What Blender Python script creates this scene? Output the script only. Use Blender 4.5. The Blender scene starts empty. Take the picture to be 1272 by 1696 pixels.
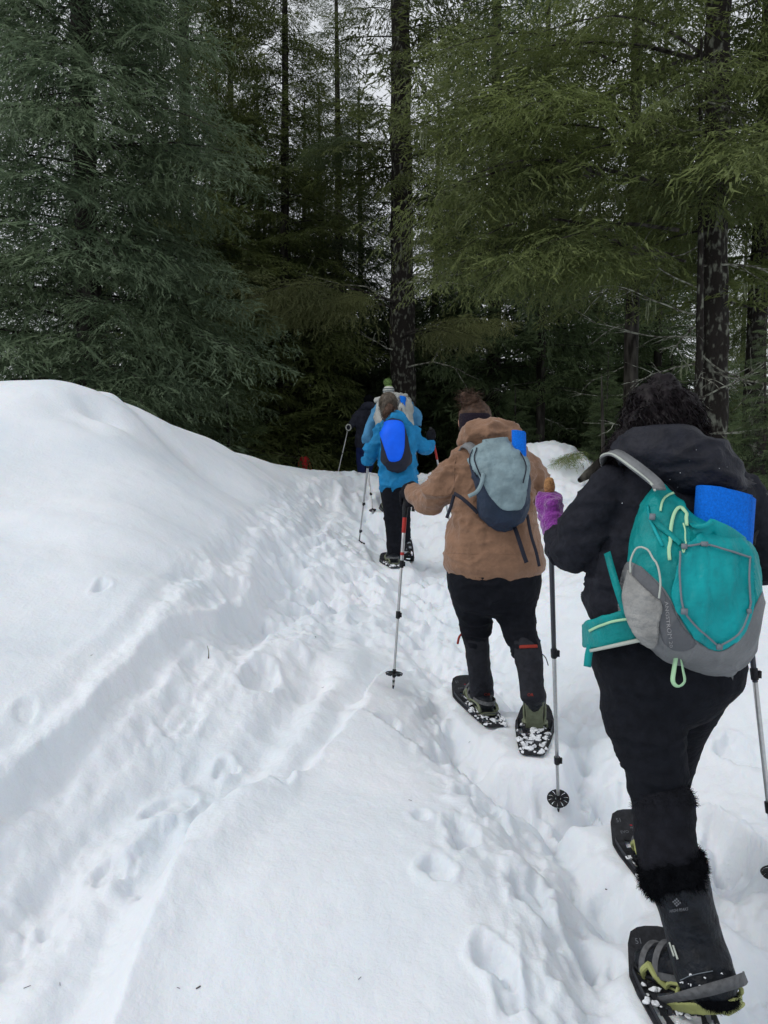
import bpy, math, random
import numpy as np
from mathutils import Vector, Matrix

SC = bpy.context.scene
COL = SC.collection

# ------------------------------------------------------------------ camera, sky, sun, exposure
F = 1250.0                      # focal length in photograph pixels (1272 x 1696)
EYE = np.array([0.0, 0.0, 1.5])
TH = math.atan((848 - 770) / F)
cam_d = bpy.data.cameras.new('camera')
cam_d.sensor_fit = 'VERTICAL'; cam_d.sensor_height = 24.0; cam_d.lens = 24.0 * F / 1696.0
cam_d.clip_start = 0.05; cam_d.clip_end = 1200.0
cam = bpy.data.objects.new('camera', cam_d); COL.objects.link(cam)
cam.location = EYE; cam.rotation_euler = (math.radians(90) - TH, 0, 0)
SC.camera = cam

SUN_EL, SUN_AZ = math.radians(48), math.radians(252)   # veiled sun to the left
world = bpy.data.worlds.new('World'); SC.world = world; world.use_nodes = True
wn = world.node_tree; wn.nodes.clear()
wo = wn.nodes.new('ShaderNodeOutputWorld'); wb = wn.nodes.new('ShaderNodeBackground')
ws = wn.nodes.new('ShaderNodeTexSky'); ws.sky_type = 'NISHITA'; ws.sun_disc = False
ws.sun_elevation = SUN_EL; ws.sun_rotation = SUN_AZ; ws.dust_density = 4.0; ws.air_density = 1.0
wh = wn.nodes.new('ShaderNodeHueSaturation'); wh.inputs['Saturation'].default_value = 0.25
wm = wn.nodes.new('ShaderNodeMixRGB'); wm.inputs['Fac'].default_value = 0.72
wm.inputs['Color2'].default_value = (9.9, 10.3, 10.9, 1)      # closed cloud cover
wn.links.new(ws.outputs[0], wh.inputs['Color']); wn.links.new(wh.outputs[0], wm.inputs['Color1'])
wn.links.new(wm.outputs[0], wb.inputs['Color']); wb.inputs['Strength'].default_value = 0.1
wn.links.new(wb.outputs[0], wo.inputs['Surface'])

sun_d = bpy.data.lights.new('sun', 'SUN'); sun_d.energy = 0.9; sun_d.angle = math.radians(22)
sun_d.color = (1.0, 0.97, 0.93)
sun = bpy.data.objects.new('sun', sun_d); COL.objects.link(sun)
sd = Vector((math.sin(SUN_AZ) * math.cos(SUN_EL), math.cos(SUN_AZ) * math.cos(SUN_EL), math.sin(SUN_EL)))
sun.rotation_euler = sd.to_track_quat('Z', 'Y').to_euler(); sun.location = (0, -5, 30)

vs = SC.view_settings
vs.view_transform = 'Standard'; vs.look = 'None'; vs.exposure = -0.07; vs.gamma = 1.0; vs.use_curve_mapping = False
SC.cycles.max_bounces = 8; SC.cycles.diffuse_bounces = 4

# ------------------------------------------------------------------ small helpers
RNG = np.random.default_rng(11)
_fw = np.array([0, math.cos(TH), -math.sin(TH)]); _up = np.array([0, math.sin(TH), math.cos(TH)]); _rt = np.array([1.0, 0, 0])

def P(px, py, Y):
    """world point seen at pixel (px, py) of the photograph, standing Y metres in front of the camera"""
    d = _fw + _rt * ((px - 636) / F) + _up * ((848 - py) / F)
    return EYE + d * (Y / d[1])

def vnoise(p, seed=0):
    """value noise, p (N,3) -> (-1..1)"""
    p = np.asarray(p, dtype=np.float64)
    i = np.floor(p).astype(np.int64); f = p - i; f = f * f * f * (f * (f * 6 - 15) + 10)
    def h(a, b, c):
        n = (a * 374761393 + b * 668265263 + c * 2147483647 + seed * 974634777) & 0xFFFFFFFF
        n = ((n ^ (n >> 13)) * 1274126177) & 0xFFFFFFFF
        n = ((n ^ (n >> 16)) * 2246822519) & 0xFFFFFFFF
        return ((n ^ (n >> 15)) & 0xFFFFFF) / float(0x7FFFFF) - 1.0
    r = 0
    for dx in (0, 1):
        wx = f[:, 0] if dx else 1 - f[:, 0]
        for dy in (0, 1):
            wy = f[:, 1] if dy else 1 - f[:, 1]
            for dz in (0, 1):
                wz = f[:, 2] if dz else 1 - f[:, 2]
                r = r + wx * wy * wz * h(i[:, 0] + dx, i[:, 1] + dy, i[:, 2] + dz)
    return r

def fbm(p, octv=4, seed=0, gain=0.5):
    a, s, r = 1.0, 1.0, 0
    for o in range(octv):
        r = r + a * vnoise(p * s + o * 17.3, seed + o); a *= gain; s *= 2.03
    return r

def xy0(x, y, s=1.0): return np.stack([x * s, y * s, np.zeros_like(x)], 1)

def sstep(a, b, x):
    t = np.clip((x - a) / (b - a), 0, 1); return t * t * (3 - 2 * t)

def lin(r, g, b):
    return tuple(((c / 255) / 12.92 if c / 255 <= 0.04045 else ((c / 255 + 0.055) / 1.055) ** 2.4) for c in (r, g, b)) + (1,)

def mesh_np(name, V, Q, mats=(), mi=None, smooth=True):
    """V (n,3), Q list of arrays (m,k) with k = 3 or 4"""
    if not isinstance(Q, (list, tuple)): Q = [Q]
    Q = [np.asarray(q, dtype=np.int32) for q in Q if len(q)]
    me = bpy.data.meshes.new(name)
    V = np.ascontiguousarray(V, dtype=np.float32)
    idx = np.concatenate([q.ravel() for q in Q]); tot = np.concatenate([np.full(len(q), q.shape[1], np.int32) for q in Q])
    st = np.concatenate([[0], np.cumsum(tot)[:-1]]).astype(np.int32)
    me.vertices.add(len(V)); me.loops.add(len(idx)); me.polygons.add(len(tot))
    me.vertices.foreach_set('co', V.ravel()); me.loops.foreach_set('vertex_index', idx.astype(np.int32))
    me.polygons.foreach_set('loop_start', st)
    me.polygons.foreach_set('use_smooth', np.full(len(tot), smooth))
    for m in mats: me.materials.append(m)
    if mi is not None: me.polygons.foreach_set('material_index', np.asarray(mi, np.int32))
    me.update(calc_edges=True); me.validate()
    return me

def link(name, me, parent=None, loc=None, mat=None):
    o = bpy.data.objects.new(name, me); COL.objects.link(o)
    if loc is not None: o.location = loc
    if parent is not None:
        o.parent = parent
        o.matrix_parent_inverse = Matrix.Translation(-Vector(parent.location))
    if mat is not None: me.materials.clear(); me.materials.append(mat)
    return o

def tag(o, label=None, cat=None, group=None, kind=None):
    if label: o['label'] = label
    if cat: o['category'] = cat
    if group: o['group'] = group
    if kind: o['kind'] = kind
    return o

def empty(name, loc, label, cat, group=None):
    o = bpy.data.objects.new(name, None); COL.objects.link(o); o.location = tuple(float(v) for v in loc)
    o.empty_display_size = 0.1
    return tag(o, label, cat, group)

# ------------------------------------------------------------------ materials
def mat(name, col, rough=0.8, noise=0.0, nscale=20, bump=0.0, bscale=80, metal=0.0, col2=None, sheen=0.0, spec=0.22, detail=4, lo=0.35, hi=0.65, stretch=None, trans=0.0):
    m = bpy.data.materials.new(name); m.use_nodes = True
    n = m.node_tree.nodes; l = m.node_tree.links; b = n['Principled BSDF']
    b.inputs['Roughness'].default_value = rough; b.inputs['Metallic'].default_value = metal
    if spec is not None: b.inputs['Specular IOR Level'].default_value = spec
    if sheen: b.inputs['Sheen Weight'].default_value = sheen
    b.inputs['Base Color'].default_value = col
    tc = n.new('ShaderNodeTexCoord'); mp = n.new('ShaderNodeMapping'); l.new(tc.outputs['Object'], mp.inputs[0])
    if stretch: mp.inputs['Scale'].default_value = stretch
    if noise or col2:
        t = n.new('ShaderNodeTexNoise'); t.inputs['Scale'].default_value = nscale; t.inputs['Detail'].default_value = detail
        l.new(mp.outputs[0], t.inputs['Vector'])
        r = n.new('ShaderNodeValToRGB'); r.color_ramp.elements[0].position = lo; r.color_ramp.elements[1].position = hi
        if col2 is None:
            r.color_ramp.elements[0].color = tuple(c * (1 - noise) for c in col[:3]) + (1,)
            r.color_ramp.elements[1].color = tuple(min(1, c * (1 + noise)) for c in col[:3]) + (1,)
        else:
            r.color_ramp.elements[0].color = col; r.color_ramp.elements[1].color = col2
        l.new(t.outputs['Fac'], r.inputs[0]); l.new(r.outputs[0], b.inputs['Base Color'])
    if bump:
        t2 = n.new('ShaderNodeTexNoise'); t2.inputs['Scale'].default_value = bscale; t2.inputs['Detail'].default_value = 5
        l.new(mp.outputs[0], t2.inputs['Vector'])
        bp = n.new('ShaderNodeBump'); bp.inputs['Strength'].default_value = bump; bp.inputs['Distance'].default_value = 0.02
        l.new(t2.outputs['Fac'], bp.inputs['Height']); l.new(bp.outputs[0], b.inputs['Normal'])
    return m

def foliage_mat(name, dark, light, yellow):
    m = bpy.data.materials.new(name); m.use_nodes = True
    n = m.node_tree.nodes; l = m.node_tree.links; b = n['Principled BSDF']
    b.inputs['Roughness'].default_value = 0.55; b.inputs['Specular IOR Level'].default_value = 0.35
    g = n.new('ShaderNodeNewGeometry')
    t = n.new('ShaderNodeTexNoise'); t.inputs['Scale'].default_value = 0.9; t.inputs['Detail'].default_value = 5
    l.new(g.outputs['Position'], t.inputs['Vector'])
    r = n.new('ShaderNodeValToRGB'); e = r.color_ramp.elements
    e[0].position = 0.36; e[0].color = dark; e[1].position = 0.66; e[1].color = light
    l.new(t.outputs['Fac'], r.inputs[0])
    at = n.new('ShaderNodeAttribute'); at.attribute_name = 'tip'        # new growth at the twig ends is paler
    mx = n.new('ShaderNodeMixRGB'); mx.inputs['Color2'].default_value = yellow
    mu = n.new('ShaderNodeMath'); mu.operation = 'MULTIPLY'; mu.inputs[1].default_value = 0.8
    l.new(at.outputs['Fac'], mu.inputs[0]); l.new(mu.outputs[0], mx.inputs['Fac']); l.new(r.outputs[0], mx.inputs['Color1'])
    oi = n.new('ShaderNodeObjectInfo'); hs = n.new('ShaderNodeHueSaturation')
    mr = n.new('ShaderNodeMapRange'); mr.inputs['To Min'].default_value = 0.75; mr.inputs['To Max'].default_value = 1.2
    l.new(oi.outputs['Random'], mr.inputs[0]); l.new(mr.outputs[0], hs.inputs['Value']); l.new(mx.outputs[0], hs.inputs['Color'])
    l.new(hs.outputs[0], b.inputs['Base Color'])
    tr = n.new('ShaderNodeBsdfTranslucent'); l.new(hs.outputs[0], tr.inputs['Color'])
    ms = n.new('ShaderNodeMixShader'); ms.inputs[0].default_value = 0.42
    l.new(b.outputs[0], ms.inputs[1]); l.new(tr.outputs[0], ms.inputs[2]); l.new(ms.outputs[0], n['Material Output'].inputs['Surface'])
    return m

def snow_mat():
    m = bpy.data.materials.new('snow'); m.use_nodes = True
    n = m.node_tree.nodes; l = m.node_tree.links; b = n['Principled BSDF']
    g = n.new('ShaderNodeNewGeometry')
    t = n.new('ShaderNodeTexNoise'); t.inputs['Scale'].default_value = 1.6; t.inputs['Detail'].default_value = 6
    l.new(g.outputs['Position'], t.inputs['Vector'])
    r = n.new('ShaderNodeValToRGB'); e = r.color_ramp.elements
    e[0].position = 0.3; e[0].color = (0.70, 0.755, 0.805, 1); e[1].position = 0.62; e[1].color = (0.79, 0.82, 0.86, 1)
    l.new(t.outputs['Fac'], r.inputs[0]); l.new(r.outputs[0], b.inputs['Base Color'])
    b.inputs['Roughness'].default_value = 0.7; b.inputs['Specular IOR Level'].default_value = 0.25
    b.inputs['Subsurface Weight'].default_value = 0.35
    b.inputs['Subsurface Radius'].default_value = (0.25, 0.6, 1.0); b.inputs['Subsurface Scale'].default_value = 0.018
    bp = n.new('ShaderNodeBump'); bp.inputs['Strength'].default_value = 0.45; bp.inputs['Distance'].default_value = 0.010
    t2 = n.new('ShaderNodeTexNoise'); t2.inputs['Scale'].default_value = 55; t2.inputs['Detail'].default_value = 6; t2.inputs['Roughness'].default_value = 0.65
    l.new(g.outputs['Position'], t2.inputs['Vector']); l.new(t2.outputs['Fac'], bp.inputs['Height'])
    bp2 = n.new('ShaderNodeBump'); bp2.inputs['Strength'].default_value = 0.25; bp2.inputs['Distance'].default_value = 0.03
    t3 = n.new('ShaderNodeTexNoise'); t3.inputs['Scale'].default_value = 11; t3.inputs['Detail'].default_value = 5
    l.new(g.outputs['Position'], t3.inputs['Vector']); l.new(t3.outputs['Fac'], bp2.inputs['Height'])
    l.new(bp.outputs[0], bp2.inputs['Normal']); l.new(bp2.outputs[0], b.inputs['Normal'])
    return m

M = {}
M['snow'] = snow_mat()
M['bark'] = mat('bark', (0.012, 0.010, 0.008, 1), 0.9, nscale=9, col2=(0.085, 0.078, 0.068, 1), bump=1.0, bscale=22, stretch=(1, 1, 0.22), lo=0.42, hi=0.7)
M['bark_lichen'] = mat('lichen_spotted_bark', (0.016, 0.013, 0.011, 1), 0.9, nscale=15, col2=(0.15, 0.155, 0.125, 1), bump=1.0, bscale=25, stretch=(1, 1, 0.5), lo=0.53, hi=0.68, detail=8)
M['dead_wood'] = mat('lichen_grey_wood', (0.07, 0.063, 0.052, 1), 0.9, nscale=14, col2=(0.34, 0.35, 0.29, 1), lo=0.40, hi=0.62)
M['lichen'] = mat('pale_lichen', (0.16, 0.18, 0.11, 1), 0.9, noise=0.3)
M['fol_blue'] = foliage_mat('needles_blue_green', (0.036, 0.066, 0.036, 1), (0.105, 0.150, 0.076, 1), (0.22, 0.28, 0.17, 1))
M['fol_olive'] = foliage_mat('needles_olive', (0.044, 0.064, 0.020, 1), (0.115, 0.148, 0.040, 1), (0.24, 0.28, 0.10, 1))
M['fol_pale_lit'] = foliage_mat('needles_pale_olive_lit', (0.085, 0.105, 0.035, 1), (0.19, 0.21, 0.075, 1), (0.30, 0.32, 0.14, 1))  # yellow-green new growth, colour also lightened to make up for shade on low boughs
M['fol_dark'] = foliage_mat('needles_dark', (0.032, 0.058, 0.028, 1), (0.085, 0.125, 0.050, 1), (0.17, 0.22, 0.10, 1))
# ------------------------------------------------------------------ snow ground: thin-plate surface + trail, tracks and prints
CTRL = [ # px, py, metres ahead
 (1170,1690,2.05),(1060,1440,2.60),(890,1255,3.55),(800,1195,3.90),(650,935,7.5),(618,850,9.9),(640,795,12.3),(570,793,12.5),
 (350,1696,1.87),(350,1500,2.2),(500,1300,2.9),(600,1120,4.1),(750,1350,2.8),(850,1550,2.17),(700,1000,6.0),
 (0,1450,2.2),(200,1250,2.85),(350,1090,3.75),(470,960,5.9),(530,850,9.0),
 (0,1250,2.75),(200,1100,3.5),(400,985,4.85),(250,1000,4.05),(0,1000,3.85),(0,850,4.95),(200,850,5.15),(400,870,6.2),(480,850,7.7),
 (0,760,5.6),(200,750,6.3),(350,800,7.5),(0,690,6.2),(0,636,6.9),(90,632,7.0),(160,652,7.1),(190,672,7.4),(250,690,8.0),(330,722,9.0),(400,752,10.2),(480,777,11.4),
 (-250,650,6.6),(-300,900,4.2),(-250,1250,2.5),(-500,800,5.5),
 (1000,1100,4.5),(1250,1300,3.1),(1250,1600,2.17),(950,1000,5.3),(900,729,10.0),(938,735,9.9),(974,758,9.6),(700,786,11.2),(800,765,10.6),(860,736,10.2),
 (940,800,9.0),(950,900,7.2),(1272,1100,3.9),(1290,930,5.0),(1060,800,7.6),(1180,850,6.2),(995,812,8.9),(1500,1000,4.6),(1600,1300,3.1),
 (850,850,8.6),(780,950,6.9),(760,1100,4.9)]
cp = [P(*c) for c in CTRL]
def back(px, py, Y, dy, dz): p = P(px, py, Y); cp.append(np.array([p[0] * (Y + dy) / Y, Y + dy, p[2] + dz]))
for a in [(0,636,6.9),(90,632,7.0),(190,672,7.4),(330,722,9.0),(480,777,11.4),(-250,650,6.6)]: back(*a, 2.2, -0.55)
for a in [(570,793,12.5),(640,795,12.3)]: back(*a, 3.0, -0.08); back(*a, 6.5, -1.25)
for a in [(900,729,10.0),(970,757,9.6),(800,765,10.6),(700,786,11.2),(1180,850,6.2),(1060,800,7.6)]: back(*a, 2.5, -0.6)
for x in (-12, -5, 1, 8): cp.append(np.array([x, 24.0, -1.2]))
for x in (-3, 0, 3): cp.append(np.array([x, 0.2, -0.15 if x != -3 else 0.05])); cp.append(np.array([x, -2.5, -0.4]))
cp = np.array(cp)

def _U(r2): return r2 * np.log(r2 + 1e-9)
_A = cp[:, :2]; _n = len(_A)
_K = _U(((_A[:, None] - _A[None]) ** 2).sum(-1)) + 0.006 * np.eye(_n)
_Pm = np.hstack([np.ones((_n, 1)), _A])
_L = np.zeros((_n + 3, _n + 3)); _L[:_n, :_n] = _K; _L[:_n, _n:] = _Pm; _L[_n:, :_n] = _Pm.T
_W = np.linalg.solve(_L, np.concatenate([cp[:, 2], np.zeros(3)]))
FAR_Z = -1.3
def base_z(x, y):
    out = np.empty(len(x))
    for s in range(0, len(x), 40000):
        xx, yy = x[s:s + 40000], y[s:s + 40000]
        q = ((xx[:, None] - _A[None, :, 0]) ** 2 + (yy[:, None] - _A[None, :, 1]) ** 2)
        out[s:s + 40000] = _U(q) @ _W[:_n] + _W[_n] + _W[_n + 1] * xx + _W[_n + 2] * yy
    m = np.maximum(sstep(15, 22, y), np.maximum(sstep(9, 15, np.abs(x + 0.5)), sstep(1.5, 4, -y)))
    out = out * (1 - m) + FAR_Z * m
    return out

def hit(pts):
    """pixels -> points on the base surface (walk along the ray)"""
    out = []
    for px, py in pts:
        ys = np.geomspace(1.0, 16, 900)
        d = P(px, py, 1.0) - EYE
        r = EYE[None] + d[None] * ys[:, None]
        h = r[:, 2] - base_z(r[:, 0], r[:, 1])
        k = np.argmax(h < 0) if (h < 0).any() else int(np.argmin(h))
        out.append(r[k, :2])
    return np.array(out)

def path(pts, n=8):
    """polyline through pixels, on the ground, densified"""
    q = hit(pts); o = []
    for a, b in zip(q[:-1], q[1:]):
        for t in np.linspace(0, 1, n, endpoint=False): o.append(a + (b - a) * t)
    o.append(q[-1]); return np.array(o)

def side_dist(x, y, line):
    """signed distance (left of travel positive), and arclength"""
    best = np.full(len(x), 1e9); sd_ = np.zeros(len(x)); al = np.zeros(len(x)); acc = 0
    for a, b in zip(line[:-1], line[1:]):
        d = b - a; L = np.hypot(*d) + 1e-9; d = d / L
        t = np.clip((x - a[0]) * d[0] + (y - a[1]) * d[1], 0, L)
        ex, ey = x - a[0] - d[0] * t, y - a[1] - d[1] * t
        q = ex * ex + ey * ey; k = q < best
        s = np.sign(d[0] * ey - d[1] * ex)
        best = np.where(k, q, best); sd_ = np.where(k, s * np.sqrt(q), sd_); al = np.where(k, acc + t, al); acc += L
    return sd_, al

TRACK = path([(-260,1640),(-60,1480),(120,1320),(260,1190),(345,1090),(420,1010),(490,935),(520,870),(548,800)])
TRACK2 = path([(-160,1800),(60,1560),(230,1350),(400,1190),(500,1080)])
TRAIL = path([(1260,1900),(1150,1696),(1075,1470),(960,1340),(860,1225),(790,1120),(740,1010),(690,930),(645,870),(605,800)])
BANK_EDGE = path([(-60,1340),(0,1300),(110,1215),(175,1150),(235,1075),(300,1022),(360,1005),(412,978)])
SLAB_L = path([(150,1760),(205,1570),(265,1440),(330,1350),(420,1300),(500,1270),(560,1215),(600,1150)])
SLAB_R = path([(1075,1720),(1000,1590),(935,1440),(880,1325),(800,1290)])
CREASE = path([(-200,820),(0,858),(140,885),(280,922),(380,955),(412,978)])
ICE_R = path([(1272,1500),(1180,1470),(1130,1400)])

def pit(z, x, y, c, r, depth, ang=0.0, asp=1.0, rim=0.25):
    """a print: pressed hole with a slight raised rim"""
    dx, dy = x - c[0], y - c[1]; ca, sa = math.cos(ang), math.sin(ang)
    u, v = (dx * ca + dy * sa) / (r * asp), (-dx * sa + dy * ca) / r
    k = (np.abs(u) < 2.2) & (np.abs(v) < 2.2)
    if not k.any(): return
    uu, vv = u[k], v[k]
    wob = 0.32 * fbm(np.stack([x[k] * 13, y[k] * 13, np.full(k.sum(), c[0] * 7.0)], 1), 3, 5)
    q = np.sqrt(uu * uu + vv * vv) + wob
    z[k] += -depth * (1 - sstep(0.55, 1.0, q)) + rim * depth * np.exp(-((q - 1.2) / 0.25) ** 2)

def ground_detail(x, y, z):
    n2 = lambda s, o=4, sd=0, g=0.5: fbm(xy0(x, y, s), o, sd, g)
    near = np.clip(1.4 - y / 16.0, 0.15, 1)
    # wind-laid drift lines on the untouched bank
    z += 0.024 * fbm(np.stack([x * 0.7 + y * 0.35, y * 1.6 - x * 0.5, 0 * x], 1), 4, 3)
    z += 0.0018 * n2(9, 3, 8)
    dt, at = side_dist(x, y, TRACK); dt2, _ = side_dist(x, y, TRACK2)
    dr, ar = side_dist(x, y, TRAIL); db, ab = side_dist(x, y, BANK_EDGE)
    dl, al = side_dist(x, y, SLAB_L); ds, as_ = side_dist(x, y, SLAB_R)
    dc, _ = side_dist(x, y, CREASE)
    wob = 0.07 * n2(1.1, 3, 21) + 0.012 * n2(6, 2, 22)
    # left ski/foot track: trench with longitudinal ridges
    w1 = 1 - sstep(0.03, 0.15, np.abs(dt + 0.6 * wob)); w2 = 1 - sstep(0.08, 0.24, np.abs(dt2 + wob))
    z -= 0.055 * w1 + 0.05 * w2
    rid = np.cos((dt + wob * 1.2) * 2 * math.pi / 0.27 + 1.1 * n2(0.9, 2, 33))
    z += 0.018 * rid * (1 - sstep(0.40, 0.75, np.abs(dt + 0.1))) * (1 - sstep(5.5, 7.5, y))
    # bank edge: steep crumbling step down to the track
    eb = db + 0.03 * n2(2.2, 3, 14) + 0.015 * n2(9, 3, 13)
    z += 0.05 * (sstep(-0.014, 0.016, db + 0.012 * n2(6, 3, 71)) - 1) * (1 - sstep(0.10, 0.40, -db)) * sstep(0.55, 0.75, ab / ab.max()) * (ab < ab.max() - 0.01)
    lend = 1 - sstep(0.0, 0.25, ab - ab.max() + 0.25)
    z += 0.075 * (sstep(-0.035, 0.02, eb) - 1) * (1 - sstep(0.15, 0.9, -eb)) * (1 - sstep(0.6, 1.0, np.abs(eb)))
    z += 0.030 * np.exp(-((eb + 0.12) / 0.07) ** 2) * n2(7, 3, 15)
    z += 0.03 * np.exp(-((dc - 0.05) / 0.16) ** 2) - 0.03 * np.exp(-((dc + 0.18) / 0.16) ** 2)
    # left rim of the untouched slab, and its right rim above the trail
    el = dl + 0.05 * n2(3, 3, 17)
    z -= 0.085 * sstep(-0.02, 0.06, el) * (1 - sstep(0.25, 0.8, np.abs(el)))
    es = ds + 0.035 * n2(4, 3, 19)
    z -= 0.10 * sstep(-0.02, 0.09, -es) * (1 - sstep(0.3, 0.8, np.abs(es)))
    # the trail the group walks in
    wt = 1 - sstep(0.24, 0.48, np.abs(dr + wob))
    z -= 0.10 * wt * sstep(-1, 0, 12.5 - y)
    # trampled areas: clods and churned snow
    tr = np.maximum(1 - sstep(0.35, 0.75, np.abs(dr + wob)), (1 - sstep(0.30, 0.62, np.abs(dt + wob))) * (0.25 + 0.75 * sstep(3.6, 5.2, y)))
    tr = np.maximum(tr, (1 - sstep(0.15, 0.45, np.abs(dt2 + wob))) * 0.25)
    fan = sstep(4.6, 5.6, y) * (1 - sstep(12.5, 13.5, y)) * sstep(-0.55, -0.05, -dt) * sstep(-0.6, 0.1, dr + 0.7)
    rightm = sstep(7.0, 8.5, y) * (1 - sstep(10.5, 12, y)) * sstep(0.6, 1.2, x) * 1.25
    rs = (1 - sstep(0.35, 1.0, np.abs(dr + 0.45))) * 0.4
    tr = np.clip(np.maximum.reduce([tr, fan, rightm, rs]), 0, 1.25)
    c1 = n2(5.0, 4, 41, 0.55); c2 = n2(13.0, 3, 47, 0.55)
    z += tr * near * (0.022 * c1 - 0.036 * np.maximum(0, n2(3.4, 3, 43) - 0.1) + 0.015 * c2 - 0.022 * (np.abs(n2(9.0, 3, 51)) - 0.3) + 0.006 * (0.3 - np.abs(n2(24, 2, 53))))
    z += 0.0045 * n2(28, 2, 61) * (0.25 + tr) * np.clip(1.6 - y / 5, 0, 1)
    # footprints and pole holes
    rg = np.random.default_rng(5)
    Ls = [(TRAIL, 120, 0.22, 0.042), (TRACK, 18, 0.08, 0.022), (TRACK2, 7, 0.08, 0.022)]
    for line, cnt, wd, dp in Ls:
        for _ in range(cnt):
            k = rg.integers(0, len(line) - 1); a, b = line[k], line[k + 1]; t = rg.random()
            d = b - a; ang = math.atan2(d[1], d[0]) + rg.normal(0, 0.25); nrm = np.array([-d[1], d[0]]) / (np.hypot(*d) + 1e-9)
            c = a + d * t + nrm * rg.normal(0, wd)
            pit(z, x, y, c, rg.uniform(0.05, 0.10), dp * rg.uniform(0.5, 1.3) * (0.6 + 0.4 * min(1, 6 / max(c[1], 1))), ang, rg.uniform(1.4, 2.4))
    for _ in range(150):            # the wide churned stretch before the crest
        c = np.array([rg.uniform(-0.9, 1.3), rg.uniform(5.2, 12.3)])
        pit(z, x, y, c, rg.uniform(0.07, 0.14), rg.uniform(0.02, 0.055), math.pi / 2 + rg.normal(0, 0.3), rg.uniform(1.2, 2.0))
    for px, py, r, dp, asp in [(168,970,.045,.03,1.5),(40,1182,.05,.016,1.5),(466,1287,.05,.03,1.3),(722,1446,.055,.035,1.3),(812,1580,.055,.045,1.4),
                          (428,1088,.11,.06,1.6),(700,1360,.04,.02,1.3),(760,1200,.10,.05,1.8),(720,1165,.09,.04,1.7),(370,1215,.05,.03,1.3),(840,1640,.05,.03,1.4),(640,1190,.05,.03,1.2),
                          (1215,1410,.12,.07,1.6),(1225,1250,.09,.05,1.5),(1000,1370,.06,.04,1.5),(930,1290,.12,.08,1.9),(1010,1500,.06,.03,1.5),(1240,1560,.08,.04,1.3)]:
        c = hit([(px, py)])[0]; pit(z, x, y, c, r, dp, math.pi / 2 + rg.normal(0, 0.4), asp)
    for px, py, r, dp in [(140,700,.28,-.06),(165,686,.16,.15),(110,684,.20,.11),(225,702,.25,-.07),(200,745,.55,-.08),(80,770,.4,.06),(150,715,.12,.05),(260,760,.3,.05),(188,668,.13,-.09)]:     # dents on the mound
        c = hit([(px, py)])[0]; dx, dy = x - c[0], y - c[1]
        z -= dp * np.exp(-((dx / (r * 1.3)) ** 2 + (dy / r) ** 2))
    return z

# snowshoes press flat beds into the snow: (tail xyz, deck tip xyz) relative to the world
SHOES = {'near': (P(1205, 1836, 1.70), P(1080, 1568, 2.27)),
         'far': (P(1142, 1524, 2.38), P(1041, 1366, 2.95)),
         'bl': (P(822, 1203, 3.85), P(767, 1134, 4.42)),
         'br': (P(881, 1250, 3.45), P(888, 1180, 4.02)),
         'cl': (P(657, 940, 7.35), P(641, 924, 7.92)),
         'el': (P(599, 797.5, 15.2), P(598, 795.5, 15.8)), 'er': (P(606, 799, 15.6), P(605, 797, 16.2)),
         'dl': (P(640, 846, 9.7), P(640, 838, 10.3)), 'dr': (P(660, 842, 10.2), P(660, 835, 10.8))}
def press_shoes(x, y, z):
    for k, (a, b) in SHOES.items():
        d = (b - a)[:2]; L = np.hypot(*d); d = d / L
        u = ((x - a[0]) * d[0] + (y - a[1]) * d[1]) / L; v = np.abs(-(x - a[0]) * d[1] + (y - a[1]) * d[0])
        v = v + 0.05 * vnoise(xy0(x, y, 5), 31) + 0.03 * vnoise(xy0(x, y, 13), 32); m = (1 - sstep(0.12, 0.26, v)) * sstep(-0.45, -0.05, u) * (1 - sstep(1.03, 1.4, u))
        tgt = a[2] + (b[2] - a[2]) * np.clip(u, -0.3, 1.3) - 0.018
        n = 0.010 * vnoise(xy0(x, y, 17), 4) + 0.012 * vnoise(xy0(x, y, 6), 9)
        z[:] = z * (1 - m) + (tgt + n * (1 - sstep(0.7, 1.0, m) * 0.6)) * m
    return z

def build_ground():
    ys = np.concatenate([[-160, -70, -30, -14, -7, -4, -2.4, -1.3, -0.5, 0.1, 0.45], np.geomspace(0.75, 14, 550), np.geomspace(14.4, 30, 30), [36, 46, 60, 90, 150, 260, 420, 650]])
    u = np.concatenate([[-60, -25, -12, -6, -3.4, -2.2, -1.6, -1.25], np.linspace(-1.05, 1.05, 550), [1.25, 1.6, 2.2, 3.4, 6, 12, 25, 60]])
    hw = 0.58 * np.clip(ys, 0.75, 16) + 0.55
    X = u[None, :] * hw[:, None]; Yg = np.repeat(ys[:, None], len(u), 1)
    x, y = X.ravel(), Yg.ravel()
    z = base_z(x, y)
    k = (y > 0.3) & (y < 20) & (np.abs(u[None, :].repeat(len(ys), 0).ravel()) < 1.7)
    z2 = z.copy(); z2[k] = press_shoes(x[k], y[k], ground_detail(x[k], y[k], z[k].copy())); z = z2
    nr, nc = len(ys), len(u)
    i = np.arange(nr * nc).reshape(nr, nc)
    q = np.stack([i[:-1, :-1], i[:-1, 1:], i[1:, 1:], i[1:, :-1]], -1).reshape(-1, 4)
    me = mesh_np('snow_ground', np.stack([x, y, z], 1), q, [M['snow']])
    o = link('snow_ground', me); tag(o, 'white trampled snow ground with a walked trail and banks', kind='structure')
    return o, (ys, u, hw, z.reshape(nr, nc))
GROUND, _G = build_ground()

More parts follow.
